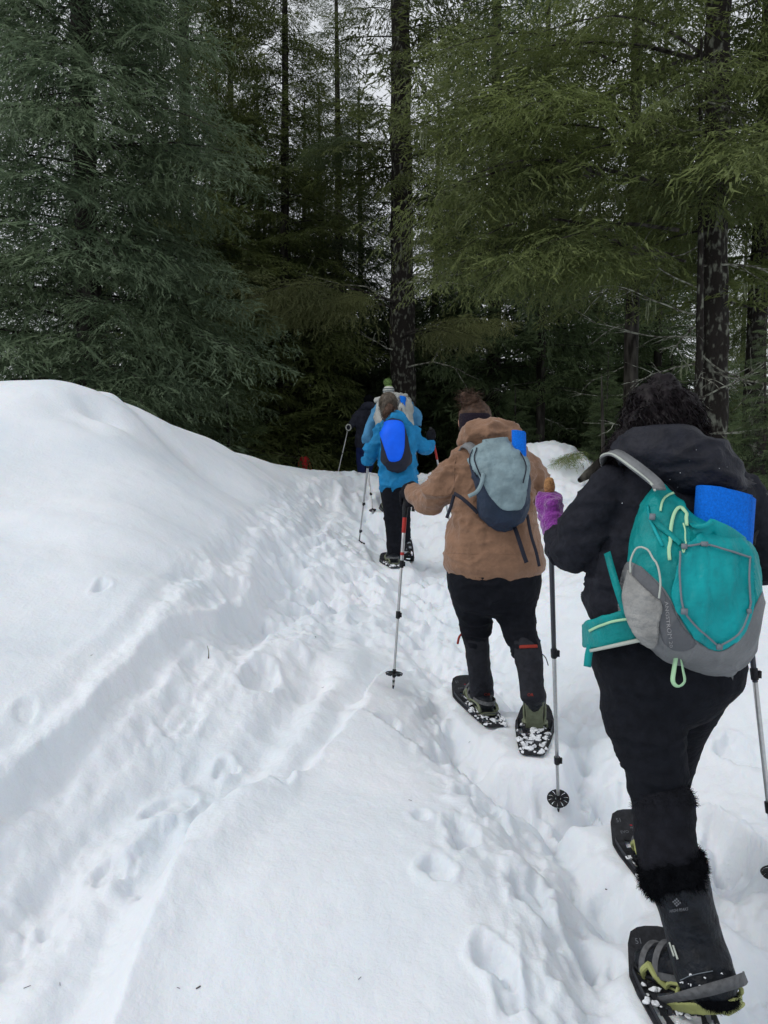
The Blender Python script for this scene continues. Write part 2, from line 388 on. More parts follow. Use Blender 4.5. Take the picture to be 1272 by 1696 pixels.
def gz(x, y):
    """height of the finished snow at one point"""
    ys, u, hw, Z = _G
    j = int(np.clip(np.searchsorted(ys, y) - 1, 0, len(ys) - 2)); t = (y - ys[j]) / (ys[j + 1] - ys[j])
    h = hw[j] * (1 - t) + hw[j + 1] * t; uu = x / h
    i = int(np.clip(np.searchsorted(u, uu) - 1, 0, len(u) - 2)); s = (uu - u[i]) / (u[i + 1] - u[i])
    return float((Z[j, i] * (1 - s) + Z[j, i + 1] * s) * (1 - t) + (Z[j + 1, i] * (1 - s) + Z[j + 1, i + 1] * s) * t)

def ghit(px, py):
    """point of the finished snow seen at a pixel"""
    d = P(px, py, 1.0) - EYE; last = None
    for Y in np.geomspace(1.2, 16, 1500):
        q = EYE + d * Y
        if q[2] < gz(q[0], q[1]): return q
    return EYE + d * 16
# ------------------------------------------------------------------ conifers
def kite(base, dirv, side, L, W, sag):
    """batch of narrow kite quads; base (n,3), dirv, side unit (n,3)"""
    n = len(base)
    tip = base + dirv * L[:, None]; tip[:, 2] -= sag
    mid = base + dirv * (L * 0.45)[:, None]; mid[:, 2] -= sag * 0.3
    V = np.stack([base + side * W[:, None], tip, base - side * W[:, None]], 1).reshape(-1, 3)
    return V

def bough_template(seed, sprigs=1.0, droop=0.25, hang=0.5, sl=1.0):
    """a branch of unit length along +X with flat drooping sprays; returns needle verts (m*3), tip value, wood verts/faces"""
    rg = np.random.default_rng(seed)
    ax = lambda t: np.stack([t, 0.03 * np.sin(t * 5 + seed) * np.ones_like(t), -droop * t ** 2.2 + 0.06 * np.sin(t * 3)], -1)
    B, D, S, L, W, G, T = [], [], [], [], [], [], []
    nt = int(24 * min(1.4, sprigs ** 0.4))
    for k in range(nt):
        t = 0.10 + 0.90 * (k + rg.random() * 0.7) / nt
        for sgn in (-1, 1):
            if rg.random() < 0.08: continue
            o = ax(np.array([t]))[0]
            tl = (0.40 * (1 - t) ** 0.75 + 0.075) * rg.uniform(0.65, 1.15)
            a = math.radians(rg.uniform(38, 66)) * sgn
            d = np.array([math.cos(a), math.sin(a), rg.uniform(-0.25, 0.05)]); d /= np.linalg.norm(d)
            ns = max(3, int(tl * 46 * sprigs))
            s = (np.arange(ns) + rg.random(ns)) / ns
            base = o + d * (s * tl)[:, None]; base[:, 2] -= hang * 0.55 * tl * s ** 1.8
            sd = np.where(rg.random(ns) < 0.5, -1.0, 1.0)
            a2 = a + np.radians(rg.uniform(20, 58, ns)) * sd
            dv = np.stack([np.cos(a2), np.sin(a2), rg.uniform(-1.0, 0.12, ns) * hang], 1); dv /= np.linalg.norm(dv, axis=1)[:, None]
            up = np.stack([rg.normal(0, 0.45, ns), rg.normal(0, 0.45, ns), np.ones(ns)], 1)
            sv = np.cross(dv, up); sv /= np.linalg.norm(sv, axis=1)[:, None]
            l = sl * (0.055 * (1 - s * 0.35) + 0.012) * rg.uniform(0.6, 1.35, ns)
            B.append(base); D.append(dv); S.append(sv); L.append(l); W.append(l * rg.uniform(0.09, 0.15, ns)); G.append(l * 0.35 * hang)
            T.append(np.clip(0.15 + 0.6 * s * (0.4 + 0.6 * t) + rg.normal(0, 0.12, ns), 0, 1))
            # the twig itself
            B.append(np.array([o])); D.append(np.array([d])); sv0 = np.cross(d, [0, 0, 1.0]); S.append(np.array([sv0 / np.linalg.norm(sv0)]))
            L.append(np.array([tl])); W.append(np.array([0.006])); G.append(np.array([hang * 0.5 * tl])); T.append(np.array([0.1]))
    B, D, S = map(np.concatenate, (B, D, S)); L, W, G, T = map(np.concatenate, (L, W, G, T))
    V = kite(B, D, S, L, W, G)
    t = np.linspace(0, 0.97, 7); c = ax(t); r = 0.0095 * (1 - t * 0.85)
    ring = np.array([[0, math.cos(q), math.sin(q)] for q in (0.5, 2.6, 4.7)])
    wv = (c[:, None] + ring[None] * r[:, None, None]).reshape(-1, 3)
    wf = [[i * 3 + j, i * 3 + (j + 1) % 3, (i + 1) * 3 + (j + 1) % 3, (i + 1) * 3 + j] for i in range(6) for j in range(3)]
    return V, T, wv, np.array(wf)

def compound(seed, ns=16, droop=0.22, hang=0.5, ll=.10, dn=28, spread=1.0):
    """a bough made of small flat sprays set alternately along a drooping axis"""
    rg = np.random.default_rng(seed * 7 + 1); sprays = []
    for k in range(3):
        B, D, S, L, W, T = [], [], [], [], [], []
        for j in range(13):
            t = (j + .5) / 13; sg = 1 if j % 2 else -1; tl = (0.46 * (1 - t) ** .6 + .10) * rg.uniform(.7, 1.15); a = math.radians(rg.uniform(40, 65)) * sg
            n = max(3, int(tl * dn)); s = (np.arange(n) + rg.random(n)) / n
            o = np.array([t, 0, -.10 * t * t]); d = np.array([math.cos(a), math.sin(a), -.15]); base = o + d * (s * tl)[:, None]; base[:, 2] -= hang * .5 * tl * s ** 2
            sd = np.where(rg.random(n) < .5, -1., 1.); a2 = a + np.radians(rg.uniform(10, 55, n)) * sd
            dv = np.stack([np.cos(a2), np.sin(a2), rg.uniform(-1.1, .25, n) * hang], 1); dv /= np.linalg.norm(dv, axis=1)[:, None]
            sv = np.cross(dv, np.stack([rg.normal(0, .5, n), rg.normal(0, .5, n), np.ones(n)], 1)); sv /= np.linalg.norm(sv, axis=1)[:, None]
            l = ll * rg.uniform(.6, 1.35, n); B.append(base); D.append(dv); S.append(sv); L.append(l); W.append(l * rg.uniform(.08, .15, n)); T.append(np.clip(.1 + .5 * s + .3 * t + rg.normal(0, .1, n), 0, 1))
        B, D, S = map(np.concatenate, (B, D, S)); L, W, T = map(np.concatenate, (L, W, T))
        sprays.append((kite(B, D, S, L, W, L * .3 * hang), T))
    ax = lambda t: np.array([t, 0.03 * math.sin(t * 5 + seed), -droop * t ** 2.1 + 0.05 * math.sin(t * 3)])
    V, T = [], []
    for i in range(ns):
        t = .12 + .84 * (i + rg.random() * .6) / ns; sg = 1 if i % 2 else -1; o = ax(t)
        ln = (.42 * (1 - t) ** .6 + .16) * rg.uniform(.75, 1.2); a = math.radians(rg.uniform(30, 62)) * sg * spread
        if i == ns - 1: a = 0.0; ln = .22
        R = np.array(Matrix.Rotation(a, 3, 'Z') @ Matrix.Rotation(rg.uniform(.0, .45) * hang * 1.6, 3, 'Y') @ Matrix.Rotation(rg.normal(0, .35), 3, 'X'))
        v, tt = sprays[rg.integers(0, 3)]; V.append((v * [ln, ln * rg.choice([-1, 1]), ln]) @ R.T + o); T.append(np.clip(tt * (.55 + .5 * t), 0, 1))
    t = np.linspace(0, 0.95, 7); c = np.array([ax(q) for q in t]); r = 0.0095 * (1 - t * 0.85)
    ring = np.array([[0, math.cos(q), math.sin(q)] for q in (0.5, 2.6, 4.7)])
    wv = (c[:, None] + ring[None] * r[:, None, None]).reshape(-1, 3)
    wf = np.array([[i * 3 + j, i * 3 + (j + 1) % 3, (i + 1) * 3 + (j + 1) % 3, (i + 1) * 3 + j] for i in range(6) for j in range(3)])
    return np.concatenate(V), np.concatenate(T), wv, wf
TEMPL = {'dense': [compound(s, 15, 0.22, 0.55, .080, 34) for s in (1, 2, 3, 10)], 'mid': [compound(s, 12, 0.20, 0.5, .14, 18) for s in (13, 14, 15, 16)],
         'hang': [compound(s, 18, 0.24, 0.7, .064, 40) for s in (4, 5, 6, 11)],
         'thin': [compound(s, 9, 0.20, 0.6, .17, 13) for s in (7, 8, 9, 12)]}
DEN = {'dense': 1.0, 'hang': 1.0, 'thin': 0.55}

def place_boughs(specs, kind, seed=0):
    """specs: (origin, azimuth, pitch, length, width factor) -> mesh arrays"""
    rg = np.random.default_rng(seed); NV, NT, WV, WF = [], [], [], []; off = 0
    for (o, az, pit_, ln, wf_) in specs:
        V, T, wv, wf = TEMPL[kind][rg.integers(0, 4)]
        roll = rg.normal(0, 0.25)
        R = np.array(Matrix.Rotation(az, 3, 'Z') @ Matrix.Rotation(-pit_, 3, 'Y') @ Matrix.Rotation(roll, 3, 'X'))
        s = np.array([ln, ln * wf_ * rg.choice([-1, 1]), ln * rg.uniform(0.8, 1.2)])
        NV.append((V * s) @ R.T + o); NT.append(T)
        WV.append((wv * np.array([ln, ln, ln])) @ R.T + o); WF.append(wf + off); off += len(wv)
    NV = np.concatenate(NV); NT = np.concatenate(NT); WV = np.concatenate(WV); WF = np.concatenate(WF)
    return NV, NT, WV, WF

def foliage_mesh(name, specs, kind, fol, wood, seed=0):
    NV, NT, WV, WF = place_boughs(specs, kind, seed)
    nq = len(NV) // 3
    Q = [np.arange(nq * 3).reshape(-1, 3), WF + nq * 3]
    me = mesh_np(name, np.concatenate([NV, WV]), Q, [fol, wood], np.concatenate([np.zeros(nq), np.ones(len(WF))]), smooth=False)
    a = me.attributes.new('tip', 'FLOAT', 'FACE'); a.data.foreach_set('value', np.concatenate([NT, np.zeros(len(WF))]).astype(np.float32))
    return me

def crown_specs(seed, z0, z1, rmax, n, up=0.15, gap=0.0, shape=1.0, rmin=0.5):
    rg = np.random.default_rng(seed); out = []; az = rg.random() * 6
    for k in range(n):
        t = (k + rg.random()) / n
        z = z0 + (z1 - z0) * t ** 1.05
        if gap and vnoise(np.array([[z * 0.9, seed * 3.3, az * 0.2]]), 3)[0] < -1 + gap: az += 2.4; continue
        az += 2.399 + rg.normal(0, 0.35)
        L = (rmax * (1 - t ** shape) + rmin) * rg.uniform(0.68, 1.12)
        if t < 0.06: L *= 0.75
        out.append((np.array([0, 0, z]), az, up * (0.4 + 1.3 * t) + rg.normal(0, 0.10), L, rg.uniform(0.85, 1.25)))
    return out

def tube_mesh(name, pts, rads, mats, nseg=12, rough=0.0, seed=0):
    pts = np.array(pts, float); rads = np.array(rads, float); V = []; n = len(pts)
    for i in range(n):
        d = pts[min(i + 1, n - 1)] - pts[max(i - 1, 0)]; d /= np.linalg.norm(d) + 1e-9
        a = np.cross(d, [0.0, 1.0, 0.0] if abs(d[1]) < 0.9 else [1.0, 0, 0]); a /= np.linalg.norm(a); b = np.cross(d, a)
        for j in range(nseg):
            q = 2 * math.pi * j / nseg; V.append(pts[i] + (a * math.cos(q) + b * math.sin(q)) * rads[i])
    V = np.array(V)
    if rough:
        c = np.repeat(pts, nseg, 0); dv = V - c
        V = c + dv * (1 + rough * fbm(V * np.array([9, 9, 2.5]), 3, seed))[:, None]
    F_ = [[i * nseg + j, i * nseg + (j + 1) % nseg, (i + 1) * nseg + (j + 1) % nseg, (i + 1) * nseg + j] for i in range(n - 1) for j in range(nseg)]
    return mesh_np(name, V, np.array(F_), mats)

def trunk_mesh(name, h, r, m, seed=0, lean=(0, 0), n=60, seg=20, rough=0.10):
    rg = np.random.default_rng(seed); z = np.linspace(0, 1, n); pts = np.stack([lean[0] * z + 0.05 * np.sin(z * 5 + seed), lean[1] * z, z * h - 0.3], 1)
    rads = r * (1 - z) ** 0.85 + 0.015 + r * 0.5 * np.exp(-z * h / 0.35)
    return tube_mesh(name, pts, rads, [m], seg, rough, seed)

def dead_branch_mesh(name, o, az, pitch, L, seed, m, r0=None, sag=0.15, twigs=5):
    """bare crooked branch with side twigs"""
    rg = np.random.default_rng(seed); VV, QQ, off = [], [], 0
    def tube(p, r):
        nonlocal off
        me_v = []; n = len(p)
        for i in range(n):
            d = p[min(i + 1, n - 1)] - p[max(i - 1, 0)]; d /= np.linalg.norm(d) + 1e-9
            a = np.cross(d, [0.1, 0.2, 1.0]); a /= np.linalg.norm(a); b = np.cross(d, a)
            for q in (0.3, 1.87, 3.44, 5.01): me_v.append(p[i] + (a * math.cos(q) + b * math.sin(q)) * r[i])
        VV.append(np.array(me_v)); QQ.append(np.array([[off + i * 4 + j, off + i * 4 + (j + 1) % 4, off + (i + 1) * 4 + (j + 1) % 4, off + (i + 1) * 4 + j] for i in range(n - 1) for j in range(4)])); off += n * 4
    def walk(o, d, L, n, wob, sg):
        p = [np.array(o, float)]; d = np.array(d, float)
        for i in range(n):
            d = d + rg.normal(0, wob, 3) + np.array([0, 0, sg]); d /= np.linalg.norm(d); p.append(p[-1] + d * L / n)
        return np.array(p)
    d0 = np.array([math.cos(az) * math.cos(pitch), math.sin(az) * math.cos(pitch), math.sin(pitch)])
    r0 = r0 or 0.010 + 0.010 * L
    p = walk(o, d0, L, 9, 0.13, -sag / 9); tube(p, np.linspace(r0, r0 * 0.25, 10))
    for k in range(twigs):
        i = rg.integers(2, 9); dd = p[i] - p[i - 1]; dd /= np.linalg.norm(dd)
        dd = dd + rg.normal(0, 0.55, 3); dd /= np.linalg.norm(dd)
        q = walk(p[i], dd, L * rg.uniform(0.15, 0.42), 4, 0.16, -0.04); tube(q, np.linspace(r0 * 0.45, r0 * 0.12, 5))
    return mesh_np(name, np.concatenate(VV), np.concatenate(QQ), [m])

def lichen_mesh(name, pts, seed, m):
    """hanging strands of beard lichen"""
    rg = np.random.default_rng(seed); V = []; 
    for p in pts:
        for k in range(rg.integers(4, 9)):
            b = np.array(p) + rg.normal(0, 0.035, 3); L = rg.uniform(0.08, 0.30); w = rg.uniform(0.003, 0.009); a = rg.random() * 3.14
            s = np.array([math.cos(a), math.sin(a), 0]) * w
            V += [b - s, b + s, b + s * 0.9 + [rg.normal(0, .012), 0, -L * .6], b - s * 0.9 + [rg.normal(0, .012), 0, -L]]
    V = np.array(V); return mesh_np(name, V, np.arange(len(V)).reshape(-1, 4), [m], smooth=False)

# shared crowns for the trees behind
CROWN = {}
def crown(key, *a, **k):
    CROWN[key] = foliage_mesh('crown', *a, **k)
    return CROWN[key]
crown('deep_a', crown_specs(31, 0.3, 21, 2.5, 210, up=0.05, gap=0.1, shape=0.9), 'thin', M['fol_dark'], M['bark'], 1)
crown('deep_b', crown_specs(32, 0.8, 19, 2.2, 170, up=0.02, gap=0.2, shape=0.8), 'thin', M['fol_olive'], M['bark'], 2)
crown('young', crown_specs(33, 0.2, 7.0, 2.1, 110, up=0.10, shape=0.8, rmin=0.3), 'mid', M['fol_dark'], M['bark'], 3)
TRUNK = {'tall': trunk_mesh('trunk', 23, 0.2, M['bark'], 3, n=30, seg=10), 'slim': trunk_mesh('trunk', 21, 0.13, M['bark'], 5, n=30, seg=10), 'young': trunk_mesh('trunk', 7.4, 0.07, M['bark'], 6, n=12, seg=8)}

def tree(px, Y, label, parts, group=None, rot=0.0, sc=1.0, name='conifer_tree', z=None):
    x = (px - 636) / F * Y
    t = empty(name, (x, Y, gz(x, Y) if z is None else z), label, 'tree', group)
    t.rotation_euler[2] = rot; t.scale = (sc, sc, sc)
    for nm, me in parts:
        o = bpy.data.objects.new(nm, me); COL.objects.link(o); o.parent = t
    return t

# 1 the big dense tree above the snow bank
s = crown_specs(101, 0.2, 15, 2.55, 235, up=-0.02, shape=1.6, rmin=0.8)
tree(150, 12.6, 'big dense blue-green conifer standing behind the snow mound at far left', [('trunk', trunk_mesh('trunk', 23, 0.20, M['bark'], 1)), ('crown', foliage_mesh('crown', s, 'dense', M['fol_blue'], M['bark'], 4))])
# 5 the tall tree with the bare thick trunk on the crest
cx = (665 - 636) / F * 17
s = crown_specs(105, 6.6, 22, 1.9, 85, up=-0.12, gap=0.35, shape=1.2)
t5 = tree(665, 17, 'tall conifer with thick bare mottled trunk rising behind the green pompom hat', [('trunk', trunk_mesh('trunk', 27, 0.30, M['bark_lichen'], 2, seg=28, n=90, rough=0.16)), ('crown', foliage_mesh('crown', s, 'mid', M['fol_olive'], M['bark'], 5))])
def bough(t, px, py, Y, az, pitch, L, wf, kind, fol, seed):
    o = P(px, py, Y) - np.array(t.location)
    sp = [(o, az, pitch, L, wf), (o + np.array([math.cos(az), math.sin(az), 0]) * L * 0.25 + [0, 0, 0.03], az + 0.25, pitch - 0.05, L * 0.7, wf), (o + np.array([math.cos(az), math.sin(az), 0]) * L * 0.3, az - 0.3, pitch - 0.1, L * 0.65, wf)]
    me = foliage_mesh('bough', sp, kind, fol, M['bark'], seed)
    b = bpy.data.objects.new('bough', me); COL.objects.link(b); b.parent = t
bough(t5, 655, 497, 16.7, math.radians(203), 0.10, 3.7, 0.34, 'hang', M['fol_pale_lit'], 7)
bough(t5, 655, 507, 16.6, math.radians(196), 0.03, 2.8, 0.34, 'hang', M['fol_pale_lit'], 71)
bough(t5, 655, 500, 16.6, math.radians(205), 0.05, 1.7, 0.4, 'hang', M['fol_pale_lit'], 72)
bough(t5, 670, 553, 16.6, math.radians(-34), 0.16, 2.5, 0.4, 'hang', M['fol_pale_lit'], 8)
bough(t5, 668, 560, 16.5, math.radians(-48), 0.08, 2.1, 0.4, 'hang', M['fol_pale_lit'], 81)
bough(t5, 650, 250, 16.8, math.radians(200), 0.0, 2.2, 0.9, 'hang', M['fol_dark'], 9)
for k, (py, az, L) in enumerate([(610, -20, 1.6), (470, -5, 3.2), (455, 20, 3.0), (400, 175, 1.6), (500, 170, 2.6), (580, 150, 1.0), (350, -10, 2.0)]):
    o = P(665, py, 16.8) - np.array(t5.location)
    b = bpy.data.objects.new('dead_branch', dead_branch_mesh('dead_branch', o, math.radians(az), 0.12, L, 50 + k, M['dead_wood'], 0.022)); COL.objects.link(b); b.parent = t5
# 8 the leaning right-hand tree whose boughs reach over the group
s = crown_specs(108, 4.6, 15, 3.0, 62, up=0.0, gap=0.28, shape=1.5, rmin=0.7)
t8 = tree(1172, 10.6, 'olive-green conifer with lichen-covered trunk behind the black-jacketed person', [('trunk', trunk_mesh('trunk', 19, 0.20, M['bark_lichen'], 8, seg=24, n=80, rough=0.2)), ('crown', foliage_mesh('crown', s, 'hang', M['fol_olive'], M['bark'], 10))])
for k, (px, py, az, pt, L) in enumerate([(1100, 190, 185, 0.10, 3.6), (1120, 300, 190, 0.02, 3.9), (1130, 380, 182, 0.0, 3.7), (1120, 420, 200, 0.0, 3.2), (1140, 430, 188, -0.0, 2.2), (1120, 240, 205, 0.1, 3.3), (1150, 100, 178, 0.15, 3.8)]):
    bough(t8, px, py, 10.4, math.radians(az), pt, L, 0.85, 'hang', M['fol_olive'], 20 + k)
for k, (py, az, pt, L) in enumerate([(520, 165, 0.15, 1.6), (560, 180, 0.2, 1.7), (600, 200, -0.25, 1.4), (640, 190, -0.35, 1.3), (540, 215, 0.1, 1.2), (440, -10, 0.1, 1.4), (700, 185, -0.5, 1.3), (610, -40, -0.5, 1.6), (590, -60, -0.6, 1.8), (660, 250, -0.2, 0.8), (480, 170, 0.35, 1.9)]):
    o = P(1165, py, 10.5) - np.array(t8.location)
    b = bpy.data.objects.new('dead_branch', dead_branch_mesh('dead_branch', o, math.radians(az), pt, L, 80 + k, M['dead_wood'], 0.017, twigs=9)); COL.objects.link(b); b.parent = t8
lp = [P(px, py, 10.2) - np.array(t8.location) for px, py in [(1072, 500), (1137, 600), (1010, 250), (870, 300), (900, 330), (1075, 505), (1240, 470), (1170, 110), (700, 210)]]
b = bpy.data.objects.new('lichen', lichen_mesh('lichen', lp, 3, M['lichen'])); COL.objects.link(b); b.parent = t8; b['kind'] = 'stuff'

# the other trees one can tell apart by their trunks
def own(px, Y, label, seed, h, r, z0, rm, n, kind, fol, bark='bark', up=0.0, gap=0.3, dead=0, shape=1.0, lean=(0, 0)):
    ps = [('trunk', trunk_mesh('trunk', h, r, M[bark], seed, lean=lean, n=40, seg=14, rough=0.12)), ('crown', foliage_mesh('crown', crown_specs(seed, z0, h - 1, rm, n, up=up, gap=gap, shape=shape), kind, M[fol], M['bark'], seed))]
    for k in range(dead):
        rg = np.random.default_rng(seed * 10 + k)
        ps.append(('dead_branch', dead_branch_mesh('dead_branch', (0, 0, rg.uniform(0.8, z0 + 1.5)), rg.uniform(0, 6.28), rg.uniform(-0.4, 0.3), rg.uniform(0.7, 1.7), seed * 20 + k, M['dead_wood'], 0.013, twigs=7)))
    return tree(px, Y, label, ps, rot=seed * 0.7)
own(318, 17.5, 'olive-tinged conifer just right of the big blue-green tree', 201, 22, 0.17, 0.6, 2.3, 190, 'mid', 'fol_olive', gap=0.12, shape=1.7)
own(475, 18.5, 'slender conifer with visible dark trunk left of the thick bare trunk', 202, 19, 0.14, 0.8, 2.0, 175, 'mid', 'fol_olive', gap=0.1, dead=5, shape=1.5)
own(560, 21, 'dark green conifer close to the left of the thick bare trunk', 203, 17.5, 0.18, 0.5, 2.6, 160, 'mid', 'fol_dark', gap=0.1)
own(816, 19.5, 'dark straight-trunked conifer right of the thick bare trunk', 204, 24, 0.20, 3.0, 2.3, 160, 'thin', 'fol_dark', 'bark', gap=0.1, shape=1.6, dead=4)
own(896, 18.0, 'thin dark bare-stemmed conifer behind the brown-jacketed person', 205, 18, 0.11, 3.5, 1.7, 90, 'thin', 'fol_dark', gap=0.3, dead=5)
own(1247, 12.5, 'conifer with dark trunk at the right edge of the picture', 206, 20, 0.17, 4.0, 2.4, 80, 'mid', 'fol_olive', 'bark_lichen', gap=0.3, dead=8)
own(1148, 10.0, 'thin pale lichen-coated stem beside the olive-green conifer trunk', 207, 7, 0.055, 4.5, 0.8, 14, 'thin', 'fol_olive', 'bark_lichen', dead=7)
own(1040, 14.5, 'conifer hidden behind the reaching boughs above the dark hood', 208, 20, 0.14, 4.5, 2.3, 60, 'mid', 'fol_olive', gap=0.4, dead=6)
own(390, 22, 'narrow ragged conifer between the olive-tinged tree and the slender one', 209, 21, 0.16, 0.8, 2.0, 190, 'mid', 'fol_dark', gap=0.1, shape=1.6)

# rows of trees farther back
MARKS = [(-400, 'left of the big blue-green tree'), (60, 'behind the big blue-green tree'), (240, 'between the big blue-green tree and the olive-tinged one'), (350, 'behind the ragged narrow tree'), (440, 'behind the slender left tree'), (530, 'left of the thick bare trunk'), (640, 'directly behind the thick bare trunk'), (720, 'just right of the thick bare trunk'),
         (800, 'behind the straight dark trunk'), (870, 'behind the brown hood'), (960, 'above the right snow heap'), (1060, 'behind the reaching boughs'), (1150, 'behind the lichen-covered trunk'), (1230, 'at the right edge'), (1310, 'just beyond the right edge')]
def spot(px): return [m for p_, m in MARKS if p_ <= px][-1]
_seen = {}
def uniq(base, alts, last):
    k = _seen.get(base, 0); _seen[base] = k + 1
    return base + alts[k] if k < len(alts) else last
def back_label(px, Y):
    if Y > 26: return 'dark conifer standing deep in the forest behind the front trees'
    return uniq('tall shaded conifer ' + spot(px), ['', ', the one farther right'], 'dark conifer standing deep in the forest behind the front trees')
def young_label(px, Y, i):
    w = 'nearest' if Y < 17 else 'second-row' if Y < 20.5 else None
    if w is None: return 'young dark conifer filling the gap between the forest trunks'
    return uniq(w + ' young conifer ' + spot(px), ['', ', the one farther right'], 'young dark conifer filling the gap between the forest trunks')
rg = np.random.default_rng(77); nback = 0
for Y, xs in ((24, range(-200, 1500, 165)), (31, range(-160, 1500, 135)), (41, range(-200, 1500, 130))):
    for px in xs:
        px = px + rg.normal(0, 28); k = 'deep_a' if rg.random() < 0.6 else 'deep_b'
        t = tree(px, Y + rg.normal(0, 1.2), back_label(px, Y), [('trunk', TRUNK['tall' if rg.random() < .5 else 'slim']), ('crown', CROWN[k])], 'forest trees behind', rg.random() * 6.28, rg.uniform(0.42, 0.72) if 200 < px < 1000 else rg.uniform(.6, .95), z=-1.6); nback += 1
for Y, n, lo, hi in ((15.5, 7, 330, 1350), (19, 9, 250, 1350), (24, 9, 200, 1350), (30, 10, 150, 1380)):
    for i in range(n):
        px = lo + (hi - lo) * (i + 0.5) / n + rg.normal(0, 25)
        if (Y < 17 and 400 < px < 800) or (Y < 20 and 455 < px < 760): continue
        tree(px, Y + rg.normal(0, 0.8), young_label(px, Y, i), [('trunk', TRUNK['young']), ('crown', CROWN['young'])], 'young conifers of the undergrowth', rg.random() * 6.28, rg.uniform(0.42, 0.85), 'young_conifer', z=-1.5)
for px, Y, sc_ in ((290, 21, 2.2), (395, 19.5, 2.0), (432, 24, 2.5), (505, 23, 2.3), (535, 26, 2.6), (598, 23.5, 2.4), (720, 22, 2.2), (765, 25, 2.5), (925, 22, 2.3), (1085, 20, 2.2), (985, 25, 2.5)):
    tree(px, Y, uniq('bushy mid-height conifer ' + spot(px), ['', ', the one farther right'], 'bushy conifer behind'), [('trunk', TRUNK['young']), ('crown', CROWN['young'])], 'bushy conifers of the second row', px, sc_ * 0.84, z=-1.5)
# the wood beyond, which reads as one dark mass
def far_wood():
    rg = np.random.default_rng(9); V = []
    for row, (Y, n) in enumerate(((47, 46), (52, 46), (58, 46))):
        for i in range(n):
            x = -34 + 68 * (i + rg.random()) / n; h = rg.uniform(5.5, 10.0); r = rg.uniform(1.8, 2.6); m = 330
            t = rg.random(m) ** 0.8; a = rg.random(m) * 6.28; q = r * (1 - t) * rg.uniform(0.2, 1.0, m) ** 0.5
            c = np.stack([x + np.cos(a) * q, Y + np.sin(a) * q + rg.normal(0, .3), -1.9 + t * h], 1)
            d = np.stack([np.cos(a), np.sin(a), rg.uniform(-0.7, -0.1, m)], 1); s_ = np.stack([-np.sin(a), np.cos(a), rg.normal(0, .3, m)], 1)
            L = rg.uniform(0.4, 0.9, m); V.append(np.stack([c - d * .2 + s_ * 0.22, c + d * L[:, None], c - d * .2 - s_ * 0.22], 1).reshape(-1, 3))
    V = np.concatenate(V); me = mesh_np('distant_wood', V, np.arange(len(V)).reshape(-1, 3), [M['fol_dark']], smooth=False)
    tag(link('distant_wood', me), 'far dark wood that closes the view between the trunks', 'wood', kind='stuff')
far_wood()
t = tree(990, 9.35, 'tiny conifer drooping its fronds over the right snow heap', [], None, 0, 1.0, 'young_conifer')
for k, (px, py, az, L) in enumerate([(985, 750, 188, .55), (1000, 745, 10, .5), (1000, 765, -30, .5)]): bough(t, px, py, 9.3, math.radians(az), -0.1, L, 0.9, 'dense', M['fol_olive'], 300 + k)
b = bpy.data.objects.new('trunk', tube_mesh('trunk', [(0.05, 0, -.3), (0.06, 0, .3), (0.04, 0, .75), (0.02, 0, 1.2)], [.03, .026, .018, .006], [M['bark']], 8)); COL.objects.link(b); b.parent = t
lg = tube_mesh('fallen_branch', [P(1030, 742, 9.0), P(1000, 765, 9.0), P(975, 785, 9.0), P(960, 796, 8.9)], [.05, .06, .055, .03], [M['bark']], 9, .2, 4)
tag(link('fallen_branch', lg), 'dark fallen branch leaning on the right side of the snow heap', 'branch')
# shrubby young conifer at the right behind the near person
for px, Y, sc_, lb in ((1262, 7.4, 0.28, 'small bushy conifer at the right edge behind the dark hood'), (1003, 9.7, 0.22, 'small bushy conifer behind the right snow heap'), (1120, 9.8, 0.30, 'low conifer sapling under the lichen-covered trunk')):
    tree(px, Y, lb, [('trunk', TRUNK['young']), ('crown', CROWN['young'])], None, px, sc_, 'young_conifer')
# ------------------------------------------------------------------ kit for clothed figures and gear
from mathutils.bvhtree import BVHTree
from mathutils.geometry import delaunay_2d_cdt

def cat(A, n):
    """Catmull-Rom through rows of A"""
    A = np.asarray(A, float)
    if len(A) < 3: return np.array([A[0] + (A[-1] - A[0]) * t for t in np.linspace(0, 1, n + 1)])
    E = np.vstack([2 * A[0] - A[1], A, 2 * A[-1] - A[-2]]); o = []
    for i in range(len(A) - 1):
        p0, p1, p2, p3 = E[i:i + 4]
        for t in np.linspace(0, 1, n, endpoint=False):
            o.append(0.5 * (2 * p1 + (p2 - p0) * t + (2 * p0 - 5 * p1 + 4 * p2 - p3) * t * t + (3 * p1 - p0 - 3 * p2 + p3) * t ** 3))
    o.append(A[-1]); return np.array(o)

